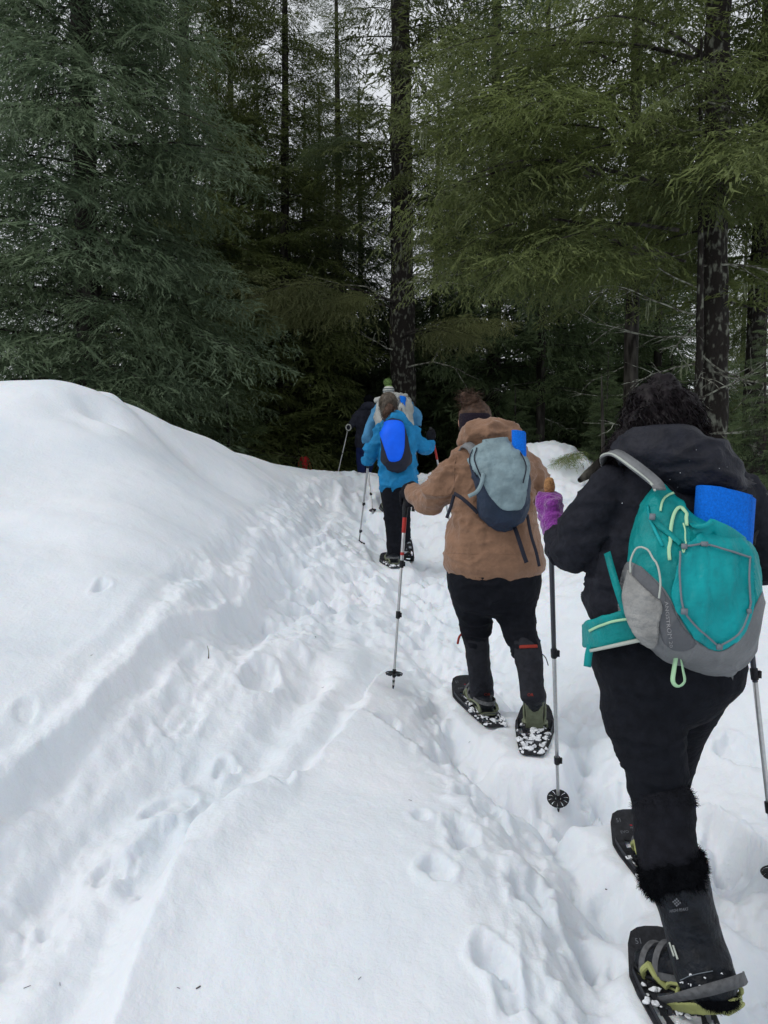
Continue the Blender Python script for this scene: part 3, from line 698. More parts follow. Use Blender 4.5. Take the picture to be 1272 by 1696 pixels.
def loft(C, RL, RD=None, flat=False, n=24, pw=2.0, sub=4, cap=0.6, ref=(0, 1, 0), yaw=0.0):
    C = np.asarray(C, float); RL = np.asarray(RL, float); RD = RL if RD is None else np.asarray(RD, float)
    D = cat(np.hstack([C, RL[:, None], RD[:, None]]), sub); C, RL, RD = D[:, :3], np.maximum(D[:, 3], 1e-4), np.maximum(D[:, 4], 1e-4)
    T = np.gradient(C, axis=0); T /= np.linalg.norm(T, axis=1)[:, None] + 1e-12
    if cap:
        for e, sg in ((0, -1), (-1, 1)):
            r = min(RL[e], RD[e]) * cap; add = [(0.45, 0.86), (0.8, 0.55), (1.0, 0.2)]
            base_c, base_t, bl, bd = C[e].copy(), T[e].copy(), RL[e], RD[e]
            for k, (h, q) in enumerate(add):
                c = base_c + base_t * sg * r * h
                if sg > 0: C = np.vstack([C, c]); T = np.vstack([T, base_t]); RL = np.append(RL, bl * q); RD = np.append(RD, bd * q)
                else: C = np.vstack([c, C]); T = np.vstack([base_t, T]); RL = np.insert(RL, 0, bl * q); RD = np.insert(RD, 0, bd * q)
    q = np.linspace(0, 2 * math.pi, n, endpoint=False); cs, sn = np.cos(q), np.sin(q)
    ex = np.sign(cs) * np.abs(cs) ** (2 / pw); ey = np.sign(sn) * np.abs(sn) ** (2 / pw)
    V = []
    for c, t, a_, b_ in zip(C, T, RL, RD):
        if flat: a = np.array([math.cos(yaw), math.sin(yaw), 0]); b = np.array([-math.sin(yaw), math.cos(yaw), 0])
        else:
            a = np.cross(t, ref); a /= np.linalg.norm(a) + 1e-9; b = np.cross(a, t)
        V.append(c + np.outer(ex * a_, a) + np.outer(ey * b_, b))
    m = len(V); V = np.vstack(V + [C[0][None], C[-1][None]]); F_ = []
    for i in range(m - 1):
        for j in range(n): F_.append((i * n + j, i * n + (j + 1) % n, (i + 1) * n + (j + 1) % n, (i + 1) * n + j))
    for j in range(n):
        F_.append((m * n, (j + 1) % n, j)); F_.append((m * n + 1, (m - 1) * n + j, (m - 1) * n + (j + 1) % n))
    return V, F_

def rows(R, **k):
    """silhouette rows (py, x0, x1, Y, depth radius) -> loft stacked vertically"""
    C, L, D = [], [], []
    for py, x0, x1, Y, rd in R:
        C.append(P((x0 + x1) / 2, py, Y)); L.append((x1 - x0) / 2 * Y / F); D.append(rd)
    return loft(C, L, D, flat=True, pw=k.pop('pw', 2.3), **k)

def limb(R, k_=1.0, **k):
    """(px, py, Y, radius px[, depth factor])"""
    C = [P(r[0], r[1], r[2]) for r in R]; L = [r[3] * r[2] / F * k_ for r in R]
    D = [l * (r[4] if len(r) > 4 else 1.0) for l, r in zip(L, R)]
    return loft(C, L, D, **k)

def ball(c, r, n=16):
    c = np.array(c, float); r = np.array(r, float) * np.ones(3); V, F_ = [], []
    m = n // 2
    for i in range(1, m):
        a = math.pi * i / m
        for j in range(n):
            b = 2 * math.pi * j / n; V.append(c + r * [math.sin(a) * math.cos(b), math.sin(a) * math.sin(b), math.cos(a)])
    V += [c + r * [0, 0, 1], c - r * [0, 0, 1]]; k = (m - 1) * n
    for i in range(m - 2):
        for j in range(n): F_.append((i * n + j, (i + 1) * n + j, (i + 1) * n + (j + 1) % n, i * n + (j + 1) % n))
    for j in range(n): F_.append((k, j, (j + 1) % n)); F_.append((k + 1, (m - 2) * n + (j + 1) % n, (m - 2) * n + j))
    return np.array(V), F_

def box(c, hx, hy, hz, R=None):
    V = np.array([[x, y, z] for x in (-hx, hx) for y in (-hy, hy) for z in (-hz, hz)], float)
    if R is not None: V = V @ np.array(R).T
    return V + np.array(c), [(0, 1, 3, 2), (4, 6, 7, 5), (0, 4, 5, 1), (2, 3, 7, 6), (0, 2, 6, 4), (1, 5, 7, 3)]

def join(parts):
    V, F_, o = [], [], 0
    for v, f in parts:
        V.append(np.asarray(v)); F_ += [tuple(i + o for i in q) for q in f]; o += len(v)
    return np.vstack(V), F_

def remesh(parts, vox, smooth=4):
    """union overlapping closed shapes into one continuous surface"""
    V, F_ = join(parts); me = bpy.data.meshes.new('t'); me.from_pydata(V.tolist(), [], F_)
    o = bpy.data.objects.new('t', me); COL.objects.link(o)
    md = o.modifiers.new('r', 'REMESH'); md.mode = 'VOXEL'; md.voxel_size = vox; md.use_smooth_shade = True
    dg = bpy.context.evaluated_depsgraph_get(); e = o.evaluated_get(dg).to_mesh()
    n = len(e.vertices); v = np.empty(n * 3, np.float32); e.vertices.foreach_get('co', v); v = v.reshape(-1, 3).astype(float)
    q = np.empty(len(e.loops), np.int32); e.loops.foreach_get('vertex_index', q)
    tot = np.empty(len(e.polygons), np.int32); e.polygons.foreach_get('loop_total', tot)
    Q = q.reshape(-1, 4) if (tot == 4).all() else np.array([q[s:s + 4] for s, t in zip(np.concatenate([[0], np.cumsum(tot)[:-1]]), tot) if t == 4])
    ed = np.empty(len(e.edges) * 2, np.int32); e.edges.foreach_get('vertices', ed); ed = ed.reshape(-1, 2)
    bpy.data.objects.remove(o); bpy.data.meshes.remove(me)
    for it in range(smooth * 2):            # Taubin
        s = np.zeros_like(v); c = np.zeros(len(v))
        np.add.at(s, ed[:, 0], v[ed[:, 1]]); np.add.at(s, ed[:, 1], v[ed[:, 0]]); np.add.at(c, ed[:, 0], 1); np.add.at(c, ed[:, 1], 1)
        v = v + (0.55 if it % 2 == 0 else -0.30) * (s / np.maximum(c, 1)[:, None] - v)
    return v, Q

def normals(V, Q):
    a = np.cross(V[Q[:, 2]] - V[Q[:, 0]], V[Q[:, 3]] - V[Q[:, 1]]); N = np.zeros_like(V)
    for k in range(4): np.add.at(N, Q[:, k], a)
    return N / (np.linalg.norm(N, axis=1)[:, None] + 1e-12)

def folds(V, Q, amp, sc, seed=0, ridge=True, mask=None):
    """cloth folds: ridged anisotropic noise pushed along the normals"""
    N = normals(V, Q); p = V * np.array(sc) + 0.25 * np.stack([vnoise(V * 7, seed + 7), vnoise(V * 9, seed + 8), vnoise(V * 9, seed + 9)], 1)
    n = vnoise(p, seed) + 0.45 * vnoise(p * 2.1, seed + 1)
    n2 = vnoise(p * 2.9 + 5, seed + 2); h = 0.75 * ((np.clip(1 - 1.1 * np.abs(n), 0, 1) ** 2.2 - 0.4) + 0.22 * (np.clip(1 - np.abs(n2), 0, 1) ** 2 - 0.4)) if ridge else n
    if mask is not None: h = h * mask(V)
    return V + N * (amp * h)[:, None]

def near_pt(V, pts, r):
    m = np.zeros(len(V))
    for p in pts: m = np.maximum(m, np.exp(-(((V - p) ** 2).sum(1)) / (r * r)))
    return m

def add(name, VQ, parent, m, label=None):
    V, Q = VQ
    if isinstance(Q, list):
        me = bpy.data.meshes.new(name); me.from_pydata(np.asarray(V).tolist(), [], Q); me.polygons.foreach_set('use_smooth', [True] * len(Q)); me.materials.append(m)
    else: me = mesh_np(name, V, Q, [m])
    o = link(name, me, parent)
    if label: o['label'] = label
    return o

def pix(V):
    d = V - EYE; f = d @ _fw
    return 636 + d[:, 0] / f * F, 848 - (d @ _up) / f * F

def inpoly(x, y, poly):
    r = np.zeros(len(x), bool); n = len(poly)
    for i in range(n):
        x0, y0 = poly[i]; x1, y1 = poly[(i + 1) % n]
        if y0 == y1: continue
        c = ((y0 > y) != (y1 > y)) & (x < (x1 - x0) * (y - y0) / (y1 - y0) + x0); r ^= c
    return r

def patch(V, Q, poly, off, back=False, smoothpoly=6):
    """a panel of cloth lying on a surface: the quads inside the outline lifted by off, with a rim down to the surface"""
    poly = cat(np.vstack([poly, poly[:1]]), smoothpoly)[:-1] if smoothpoly else np.array(poly, float)
    N = normals(V, Q); c = V[Q].mean(1); nq = N[Q].mean(1); px, py = pix(c)
    face = ((c - EYE) * nq).sum(1) < 0
    if back: face = ~face
    k = inpoly(px, py, poly) & face
    q = Q[k]; used, inv = np.unique(q.ravel(), return_inverse=True); q = inv.reshape(-1, 4)
    v = V[used].copy(); nn = N[used]
    e = np.sort(np.concatenate([q[:, [0, 1]], q[:, [1, 2]], q[:, [2, 3]], q[:, [3, 0]]]), 1)
    u, cnt = np.unique(e, axis=0, return_counts=True); bd = np.unique(u[cnt == 1].ravel())
    bx, by = pix(v[bd]); P0 = poly; P1 = np.roll(poly, -1, 0); B = np.stack([bx, by], 1)
    d = P1 - P0; t = np.clip(((B[:, None] - P0[None]) * d[None]).sum(-1) / ((d * d).sum(-1)[None] + 1e-9), 0, 1)
    cl = P0[None] + d[None] * t[..., None]; dist = ((cl - B[:, None]) ** 2).sum(-1); j = dist.argmin(1); tgt = cl[np.arange(len(B)), j]
    dep = (v[bd] - EYE) @ _fw
    mv = (_rt[None] * ((tgt[:, 0] - bx) / F * dep)[:, None] - _up[None] * ((tgt[:, 1] - by) / F * dep)[:, None])
    lim = np.linalg.norm(mv, axis=1); mv *= np.minimum(1, 0.012 / np.maximum(lim, 1e-9))[:, None]
    mv[lim > 0.016] = 0; v[bd] += mv
    top = v + nn * off; low = v - nn * 0.004; isb = np.zeros(len(v), bool); isb[bd] = True; n = len(v)
    be = set(map(tuple, u[cnt == 1])); rim = []
    for a, b, c2, d2 in q:
        for s, t2 in ((a, b), (b, c2), (c2, d2), (d2, a)):
            if (min(s, t2), max(s, t2)) in be: rim.append((t2, s, s + n, t2 + n))
    return np.vstack([top, low]), np.vstack([q, np.array(rim)])

class Surf:
    def __init__(s, V, Q): s.b = BVHTree.FromPolygons(V.tolist(), Q.tolist())
    def at(s, px, py, fallback=2.0):
        d = Vector(_fw + _rt * ((px - 636) / F) + _up * ((848 - py) / F)).normalized()
        h = s.b.ray_cast(Vector(EYE), d)
        if h[0] is None:
            q = P(px, py, fallback); h = s.b.find_nearest(Vector(q)); return np.array(h[0]), np.array(h[1])
        return np.array(h[0]), np.array(h[1])

def strap(P3, N3, w, th=0.0025, n=5):
    """flat webbing through 3D points, N3 its outward normals"""
    A = cat(np.hstack([np.asarray(P3, float), np.asarray(N3, float)]), n); C = A[:, :3]; N = A[:, 3:]; N /= np.linalg.norm(N, axis=1)[:, None]
    T = np.gradient(C, axis=0); T /= np.linalg.norm(T, axis=1)[:, None]; S = np.cross(T, N); S /= np.linalg.norm(S, axis=1)[:, None]
    w = np.ones(len(C)) * w / 2 if np.isscalar(w) else np.interp(np.linspace(0, 1, len(C)), np.linspace(0, 1, len(w)), w) / 2
    V = np.stack([C - S * w[:, None], C + S * w[:, None], C + S * w[:, None] + N * th, C - S * w[:, None] + N * th], 1).reshape(-1, 3); m = len(C)
    F_ = [(i * 4 + j, i * 4 + (j + 1) % 4, (i + 1) * 4 + (j + 1) % 4, (i + 1) * 4 + j) for i in range(m - 1) for j in range(4)] + [(3, 2, 1, 0), tuple((m - 1) * 4 + j for j in range(4))]
    return V, F_

def strap_on(surf, pts, w, off=0.002, th=0.0025, Y=2.0):
    h = [surf.at(px, py, Y) for px, py in cat(np.array(pts, float), 3)]
    return strap([a + b * off for a, b in h], [b for a, b in h], w, th, 2)

def cord_on(surf, pts, r, off=0.003, Y=2.0):
    h = [surf.at(px, py, Y) for px, py in cat(np.array(pts, float), 4)]
    return loft([a + b * off for a, b in h], [r] * len(h), n=6, sub=1, cap=0.5)

def tube(pts, r, n=8, sub=4):
    r = [r] * len(pts) if np.isscalar(r) else r
    return loft(pts, r, n=n, sub=sub, cap=0.5, ref=(0.13, 0.9, 0.21))

def text_mesh(s, size=1.0):
    cu = bpy.data.curves.new('t', 'FONT'); cu.body = s; cu.size = size; cu.resolution_u = 2
    o = bpy.data.objects.new('t', cu); COL.objects.link(o); dg = bpy.context.evaluated_depsgraph_get()
    me = o.evaluated_get(dg).to_mesh(); V = np.array([v.co[:] for v in me.vertices]); Fc = [tuple(p.vertices) for p in me.polygons]
    bpy.data.objects.remove(o); bpy.data.curves.remove(cu)
    V[:, :2] -= V[:, :2].min(0); h = V[:, 1].max(); return V / h, Fc            # height 1

def text_on(surf, s, org, ex, ey, h, off=0.0035, Y=2.0):
    """letters laid on a surface; org pixel of the lower left corner, ex / ey pixel directions, h height in pixels"""
    V, Fc = text_mesh(s); o = []
    for v in V:
        p = np.array(org, float) + np.array(ex) * v[0] * h + np.array(ey) * v[1] * h
        a, b = surf.at(p[0], p[1], Y); o.append(a + b * off)
    return np.array(o), Fc

def strands(V, Q, n, L, w, seed, down=0.6, curl=0.012, sel=None, segs=6, push=0.0, freq=2.2):
    """locks of hair as narrow curling ribbons rooted in the surface"""
    rg = np.random.default_rng(seed); N = normals(V, Q); idx = np.arange(len(V)) if sel is None else np.nonzero(sel(V))[0]
    k = rg.choice(idx, n); p = V[k] - N[k] * 0.004; d = N[k] * 0.8 + rg.normal(0, 0.35, (n, 3)); ln = L * rg.uniform(0.5, 1.2, n)
    ph = rg.random(n) * 6.28; P_ = [p.copy()]; cur = p.copy()
    for s in range(segs):
        d = d * 0.75 + np.array([0, 0, -down]) + rg.normal(0, 0.16, (n, 3)); d /= np.linalg.norm(d, axis=1)[:, None]
        cur = cur + d * (ln / segs)[:, None]
        a = ph + s * freq; P_.append(cur + np.stack([np.cos(a), np.sin(a), 0 * a], 1) * curl)
    P_ = np.stack(P_, 1); T = np.gradient(P_, axis=1); sd = np.cross(T, rg.normal(0, 1, (n, 1, 3))); sd /= np.linalg.norm(sd, axis=2)[..., None] + 1e-9
    tp = np.linspace(1, 0.25, segs + 1)[None, :, None] * w / 2
    A = np.stack([P_ - sd * tp, P_ + sd * tp], 2).reshape(n, -1, 3); m = (segs + 1) * 2
    base = np.arange(n)[:, None] * m
    Fq = np.concatenate([base + np.array([[2 * s, 2 * s + 1, 2 * s + 3, 2 * s + 2]]) for s in range(segs)]) if False else np.concatenate([(np.arange(n) * m)[:, None] + np.array([2 * s, 2 * s + 1, 2 * s + 3, 2 * s + 2])[None] for s in range(segs)])
    return A.reshape(-1, 3), Fq

def fur(V, Q, n, L, w, seed, droop=0.2, sel=None):
    return strands(V, Q, n, L, w, seed, down=droop, curl=0.002, sel=sel, segs=2)

def merge(*a):
    V, Qs, o = [], [], 0
    for v, q in a: V.append(v); Qs.append(np.asarray(q) + o); o += len(v)
    return np.vstack(V), np.vstack(Qs)

# materials
BLK = (0.009, 0.0095, 0.013, 1)
M['black_cloth'] = mat('black_navy_cloth', BLK, 0.85, noise=0.25, nscale=30, bump=0.35, bscale=90, spec=0.1)
M['black_softshell'] = mat('black_softshell', (0.015, 0.016, 0.022, 1), 0.8, noise=0.2, nscale=40, bump=0.3, bscale=60, spec=0.1)
M['black_shell'] = mat('black_shell_cloth', (0.013, 0.014, 0.021, 1), 0.6, noise=0.2, nscale=25, bump=0.5, bscale=40, spec=0.2)
M['black_trousers'] = mat('black_trousers', (0.0075, 0.0085, 0.012, 1), 0.85, noise=0.2, nscale=30, bump=0.4, bscale=40, spec=0.1)
M['gaiter_cloth'] = mat('charcoal_gaiter_cloth', (0.017, 0.018, 0.023, 1), 0.8, noise=0.2, nscale=30, bump=0.4, bscale=50, spec=0.15)
M['brown'] = mat('brown_cloth', lin(130, 99, 78), 0.8, noise=0.12, nscale=18, bump=0.4, bscale=55, sheen=0.2)
M['teal'] = mat('teal_nylon', lin(0, 128, 128), 0.5, noise=0.2, nscale=9, bump=0.45, bscale=38)
M['teal_front'] = mat('bright_teal_nylon', lin(0, 142, 146), 0.45, noise=0.16, nscale=10, bump=0.45, bscale=32)
M['grey_nylon'] = mat('grey_nylon', lin(112, 114, 116), 0.6, noise=0.1, nscale=12, bump=0.4, bscale=40)
M['grey_mesh'] = mat('grey_stretch_mesh', lin(140, 140, 138), 0.8, noise=0.18, nscale=14, bump=0.5, bscale=70)
M['grey_dark'] = mat('grey_panel', lin(92, 94, 98), 0.6, noise=0.06, bump=0.2, bscale=60)
M['grey_cord'] = mat('grey_cord', lin(110, 118, 125), 0.6)
M['mint'] = mat('mint_trim', lin(165, 205, 165), 0.6)
M['pale_trim'] = mat('pale_grey_trim', lin(170, 176, 168), 0.6)
M['blue_foam'] = mat('blue_foam', lin(0, 104, 212), 0.85, noise=0.14, nscale=160, bump=0.5, bscale=220)
M['blue_foam_dark'] = mat('blue_foam_core', lin(0, 62, 150), 0.85)
M['purple'] = mat('purple_fleece', lin(118, 42, 132), 0.95, noise=0.25, nscale=40, bump=0.6, bscale=120, sheen=0.4)
M['cork'] = mat('cork', lin(150, 110, 72), 0.8, noise=0.35, nscale=160)
M['hair_black'] = mat('black_brown_hair', (0.007, 0.0045, 0.006, 1), 0.5, noise=0.5, nscale=60, spec=0.15)
M['hair_brown'] = mat('brown_hair', (0.062, 0.034, 0.022, 1), 0.55, noise=0.4, nscale=50)
M['hair_ash'] = mat('ash_brown_hair', (0.075, 0.060, 0.045, 1), 0.5, noise=0.4, nscale=40)
M['headband'] = mat('dark_plum_knit', (0.012, 0.008, 0.016, 1), 0.95, bump=0.5, bscale=150)
M['skin'] = mat('skin', lin(196, 150, 126), 0.55, noise=0.05)
M['pack_grey'] = mat('blue_grey_ripstop', lin(122, 142, 148), 0.55, noise=0.15, nscale=14, bump=0.5, bscale=40)
M['pack_navy'] = mat('slate_navy_nylon', lin(38, 50, 68), 0.6, noise=0.15, nscale=12, bump=0.4, bscale=35)
M['strap_navy'] = mat('navy_webbing', lin(34, 36, 48), 0.7)
M['blue_jacket'] = mat('blue_jacket', lin(24, 118, 168), 0.7, noise=0.15, nscale=12, bump=0.4, bscale=30)
M['royal'] = mat('royal_blue_cover', lin(0, 92, 232), 0.6, noise=0.08, nscale=8, bump=0.3, bscale=25)
M['sky_jacket'] = mat('faded_blue_jacket', lin(70, 128, 168), 0.75, noise=0.15, nscale=10, bump=0.4, bscale=25)
M['pale_pack'] = mat('pale_grey_pack', lin(160, 162, 158), 0.7, noise=0.15, nscale=9, bump=0.5, bscale=25)
M['navy'] = mat('navy_trousers', lin(30, 42, 88), 0.8, noise=0.2, nscale=10)
M['charcoal'] = mat('charcoal_jacket', lin(46, 48, 60), 0.75, noise=0.2, nscale=10, bump=0.4, bscale=25)
M['red'] = mat('red_pack', lin(235, 40, 60), 0.6, noise=0.2, nscale=12, bump=0.4, bscale=25)
M['red_paint'] = mat('red_paint', lin(165, 50, 45), 0.4)
M['rust'] = mat('rust_red_trim', lin(135, 45, 35), 0.7)
M['alu'] = mat('brushed_aluminium', lin(185, 186, 186), 0.35, metal=0.85, noise=0.08, nscale=60)
M['alu_dark'] = mat('dark_anodised_shaft', lin(70, 72, 78), 0.4, metal=0.6)
M['plastic'] = mat('black_plastic', (0.010, 0.011, 0.013, 1), 0.5, noise=0.3, nscale=70, bump=0.3, bscale=120)
M['deck'] = mat('snowshoe_deck_plastic', (0.016, 0.017, 0.021, 1), 0.5, noise=0.35, nscale=40, bump=0.3, bscale=90)
M['binding'] = mat('olive_green_binding', lin(150, 155, 100), 0.55, noise=0.15, nscale=40)
M['binding2'] = mat('sage_binding', lin(112, 118, 96), 0.55, noise=0.15, nscale=40)
M['rubber_grey'] = mat('grey_rubber_strap', lin(85, 86, 88), 0.6, noise=0.25, nscale=60)
M['boot'] = mat('black_boot_leather', (0.007, 0.009, 0.013, 1), 0.5, noise=0.4, nscale=25, bump=0.6, bscale=40, spec=0.2)
M['furm'] = mat('black_fur', (0.004, 0.0045, 0.006, 1), 0.9, spec=0.05)
M['snow_clump'] = mat('snow_crumbs', (0.78, 0.81, 0.85, 1), 0.7, bump=0.6, bscale=60)
M['print_grey'] = mat('grey_print', lin(150, 150, 152), 0.7)
M['print_dim'] = mat('dim_grey_print', lin(105, 108, 114), 0.7)
M['print_red'] = mat('red_print', lin(150, 40, 50), 0.7)
M['lime'] = mat('lime_wool', lin(104, 128, 74), 0.95, noise=0.4, nscale=60)
M['wool_white'] = mat('off_white_wool', lin(190, 192, 185), 0.95, noise=0.1)
M['wool_grey'] = mat('grey_wool', lin(88, 96, 102), 0.95, noise=0.1)

# ------------------------------------------------------------------ shared gear
def frame_from(tail, tip):
    u = tip - tail; u = u / np.linalg.norm(u); up = np.array([0, 0, 1.0]); l = np.cross(up, u); l /= np.linalg.norm(l); up = np.cross(u, l)
    return u, l, up

HALF = [(0.0, .038), (.02, .056), (.10, .070), (.20, .083), (.30, .093), (.38, .101), (.455, .103), (.545, .083), (.573, .068), (.582, .045), (.585, 0.02)]
HOLES = [[(.418, .012), (.446, .016), (.462, .058), (.412, .062)], [(.375, -.050), (.382, 0), (.375, .050), (.33, .056), (.25, .036), (.25, -.036), (.33, -.056)],
         [(.365, .068), (.352, .084), (.27, .078), (.245, .062), (.27, .055)], [(.20, .035), (.20, .066), (.14, .058), (.135, .03)], [(.10, .012), (.105, .05), (.055, .045), (.05, .012)]]
def shoe_bend(u): return 1.9 * np.maximum(0, u - .42) ** 2 * 1.1 - 0.0
def deck_geo():
    out = [(u, v) for u, v in HALF] + [(u, -v) for u, v in reversed(HALF)]
    holes = []
    for h in HOLES:
        holes.append(h)
        if h[0][1] > 0: holes.append([(u, -v) for u, v in h][::-1])
    pts, edges = [], []
    def ring(r):
        s = len(pts)
        for i, a in enumerate(r):
            b = r[(i + 1) % len(r)]; n = max(1, int(math.hypot(b[0] - a[0], b[1] - a[1]) / 0.018))
            for k in range(n): pts.append(Vector((a[0] + (b[0] - a[0]) * k / n, a[1] + (b[1] - a[1]) * k / n)))
        for i in range(s, len(pts)): edges.append((i, i + 1 if i + 1 < len(pts) else s))
    ring(out)
    for h in holes: ring(h)
    for i in range(30):
        for j in range(-5, 6): pts.append(Vector((i * .02 + .003, j * .019 + .001)))
    v, e, f, *_ = delaunay_2d_cdt(pts, edges, [], 0, 1e-5)
    v = np.array([p[:] for p in v]); keep = []
    for t in f:
        c = v[list(t)].mean(0); ok = inpoly(c[:1], c[1:2], np.array(out))[0]
        for h in holes: ok = ok and not inpoly(c[:1], c[1:2], np.array(h))[0]
        if ok: keep.append(tuple(t))
    z = shoe_bend(v[:, 0]) - 0.012 * (np.abs(v[:, 1]) / .1) ** 3; n = len(v)
    V = np.vstack([np.column_stack([v, z + .003]), np.column_stack([v, z - .003])]); Fc = [t for t in keep] + [tuple(i + n for i in reversed(t)) for t in keep]
    from collections import Counter
    cnt = Counter(); 
    for t in keep:
        for i in range(3): cnt[(t[i], t[(i + 1) % 3])] += 1
    for (a, b) in list(cnt):
        if (b, a) not in cnt: Fc.append((b, a, a + n, b + n))
    return V, Fc
def rail_geo(s):
    V, Fc = [], []; n = 34
    for i in range(n + 1):
        u = .03 + i * .44 / n; v = s * (np.interp(u, [a for a, b in HALF], [b for a, b in HALF]) - .012); d = .022 if i % 2 else .008
        for w in (-.0015, .0015): V += [(u, v + w, .010), (u, v + w, -d)]
    for i in range(n):
        a = i * 4; b = a + 4
        Fc += [(a, a + 1, b + 1, b), (a + 2, b + 2, b + 3, a + 3), (a, b, b + 2, a + 2), (a + 1, a + 3, b + 3, b + 1)]
    return np.array(V), Fc
DECK = deck_geo(); RAILS = [rail_geo(s) for s in (-1, 1)]
def crumbs(n, seed, umin=0.0, umax=.40, sz=.0085, spread=.09, z=.004):
    rg = np.random.default_rng(seed); ps = []
    for i in range(n * 2):
        u = rg.uniform(umin, umax); v = rg.uniform(-1, 1) * spread * np.interp(u, [0, .1, .3], [.6, .75, 1]); r = sz * rg.uniform(.35, 1.5)
        b, f = ball((u, v, z + r * .2), (r * rg.uniform(.8, 2.2), r * rg.uniform(.8, 1.6), r * .5), 10); b = b + .7 * r * np.stack([vnoise(b * 90, seed), vnoise(b * 90, seed + 1), vnoise(b * 90, seed + 2)], 1); ps.append((b, f))
    return join(ps)
SHOE_ME = {}
def shoe_mesh(key, geo, m):
    if key not in SHOE_ME:
        me = bpy.data.meshes.new(key.split('|')[0]); me.from_pydata(np.asarray(geo[0]).tolist(), [], geo[1]); me.materials.append(m); SHOE_ME[key] = me
    return SHOE_ME[key]
def snowshoe(tail, tip, label, bind, seed=0, snow=14, pitch=0.0, prints=True, yawf=0.0, pv=.33):
    """deck, rails, crampon, binding with straps; returns frame for the boot"""
    u, l, up = frame_from(tail, tip)
    t = empty('snowshoe', tail, label, 'snowshoe', 'snowshoes on the walkers')
    R = Matrix((u, l, up)).transposed()
    t.rotation_mode = 'QUATERNION'; t.rotation_quaternion = R.to_quaternion()
    def part(n, me):
        o = bpy.data.objects.new(n, me); COL.objects.link(o); o.parent = t; return o
    part('deck', shoe_mesh('deck', DECK, M['deck']))
    for g, s in zip(RAILS, 'ab'): part('traction_rail', shoe_mesh('traction_rail|' + s, g, M['alu_dark']))
    cr = join([box((.315 + .01 * k, v, -.012), .003, .006, .018) for k in (0, 3) for v in (-.05, -.03, -.01, .01, .03, .05)] + [box((.33, 0, .002), .018, .058, .002)])
    part('crampon', shoe_mesh('crampon', cr, M['alu_dark']))
    # binding plate hinged at u = .33, follows the foot
    cp_, sp_ = math.cos(pitch), math.sin(pitch); cy, sy = math.cos(yawf), math.sin(yawf)
    def foot(x, y, z):      # foot local -> shoe local
        X, Z = x * cp_ + z * sp_, -x * sp_ + z * cp_; X, Y_ = X * cy - y * sy, X * sy + y * cy
        return np.array([pv + X, Y_, .012 + Z])
    fl = lambda VV: np.array([foot(*p) for p in VV])
    plate = loft([(-.22, 0, .004), (-.18, 0, .004), (-.08, 0, .004), (.0, 0, .004), (.07, 0, .004), (.10, 0, .004)], [.038, .046, .042, .045, .047, .03], [.006] * 6, ref=(0, 0, 1), pw=4, n=20)
    part('binding_plate', shoe_mesh('binding_plate|%d' % seed, (fl(plate[0]), plate[1]), bind))
    wing = []
    for s in (-1, 1):
        a = [(.05, s * .046, .004), (.04, s * .058, .03), (.015, s * .056, .055)]; b = [(-.03, s * .044, .004), (-.005, s * .057, .03), (.015, s * .056, .055)]
        wing += [tube(a, .009, 8), tube(b, .009, 8)]
        hl = [(-.19, s * .043, .006), (-.205, s * .05, .03), (-.16, s * .05, .045), (-.06, s * .052, .03), (-.03, s * .046, .006)]; wing.append(tube(hl, .007, 6))
    w = join(wing); part('binding_side', shoe_mesh('binding_side|%d' % seed, (fl(w[0]), w[1]), bind))
    st = []
    for x0, h in ((.045, .066), (-.005, .085)):
        q = [(x0, s * .058 * math.cos(a_), .02 + h * math.sin(a_)) for a_, s in [(0.0, -1), (.5, -1), (1.0, -1), (1.57, 1), (1.0, 1), (.5, 1), (0.0, 1)]]
        st.append(strap(q, [(0.0, p[1] * 10, p[2] * 10) for p in q], .020, .003))
    q = [(.0, -.054, .03), (-.10, -.052, .05), (-.185, -.042, .062), (-.225, 0, .066), (-.185, .042, .062), (-.10, .052, .05), (.0, .054, .03)]
    st.append(strap(q, [(p[0] * .6 + .06, p[1] * 8, 0.0001) for p in q][0:1] + [(-.2 if abs(p[1]) < .045 else 0, p[1] * 8, .01) for p in q[1:-1]] + [(0, 1, 0)], .020, .003))
    w = join(st); part('binding_strap', shoe_mesh('binding_strap|%d' % seed, (fl(w[0]), w[1]), M['rubber_grey']))
    lf = join([tube([(.12, -.035, .006), (.09, -.035, .03), (.09, .035, .03), (.12, .035, .006)], .003, 6)])
    part('heel_lifter', shoe_mesh('heel_lifter', lf, M['alu_dark']))
    if snow:
        o = part('snow_clump', shoe_mesh('snow_clump|%d' % seed, crumbs(snow, seed + 5), M['snow_clump'])); o['kind'] = 'stuff'
    if prints:
        for s_, (uu, vv), h, m_ in [('51', (.538, .060), .015, 'print_dim'), ('MSR', (.508, .014), .009, 'print_dim'), ('EVO', (.490, .058), .012, 'print_dim'), ('TRAIL', (.490, .010), .012, 'print_dim')]:
            key = 'lettering|' + s_
            V, Fc = text_mesh(s_); W_ = np.column_stack([uu + V[:, 1] * h, vv - V[:, 0] * h, 0 * V[:, 0]]); W_[:, 2] = shoe_bend(W_[:, 0]) - 0.012 * (np.abs(W_[:, 1]) / .1) ** 3 + .0045
            part('lettering', shoe_mesh(key, (W_, Fc), M[m_]))
        part('red_mark', shoe_mesh('red_mark', (lambda b: (b[0] * [1, 1, .12] + [0, 0, shoe_bend(.524) + .004], b[1]))(ball((.524, .008, 0), .0055, 10)), M['print_red']))
    mw = lambda p: tail + p[0] * u + p[1] * l + p[2] * up
    return lambda x, y, z: mw(foot(x, y, z))

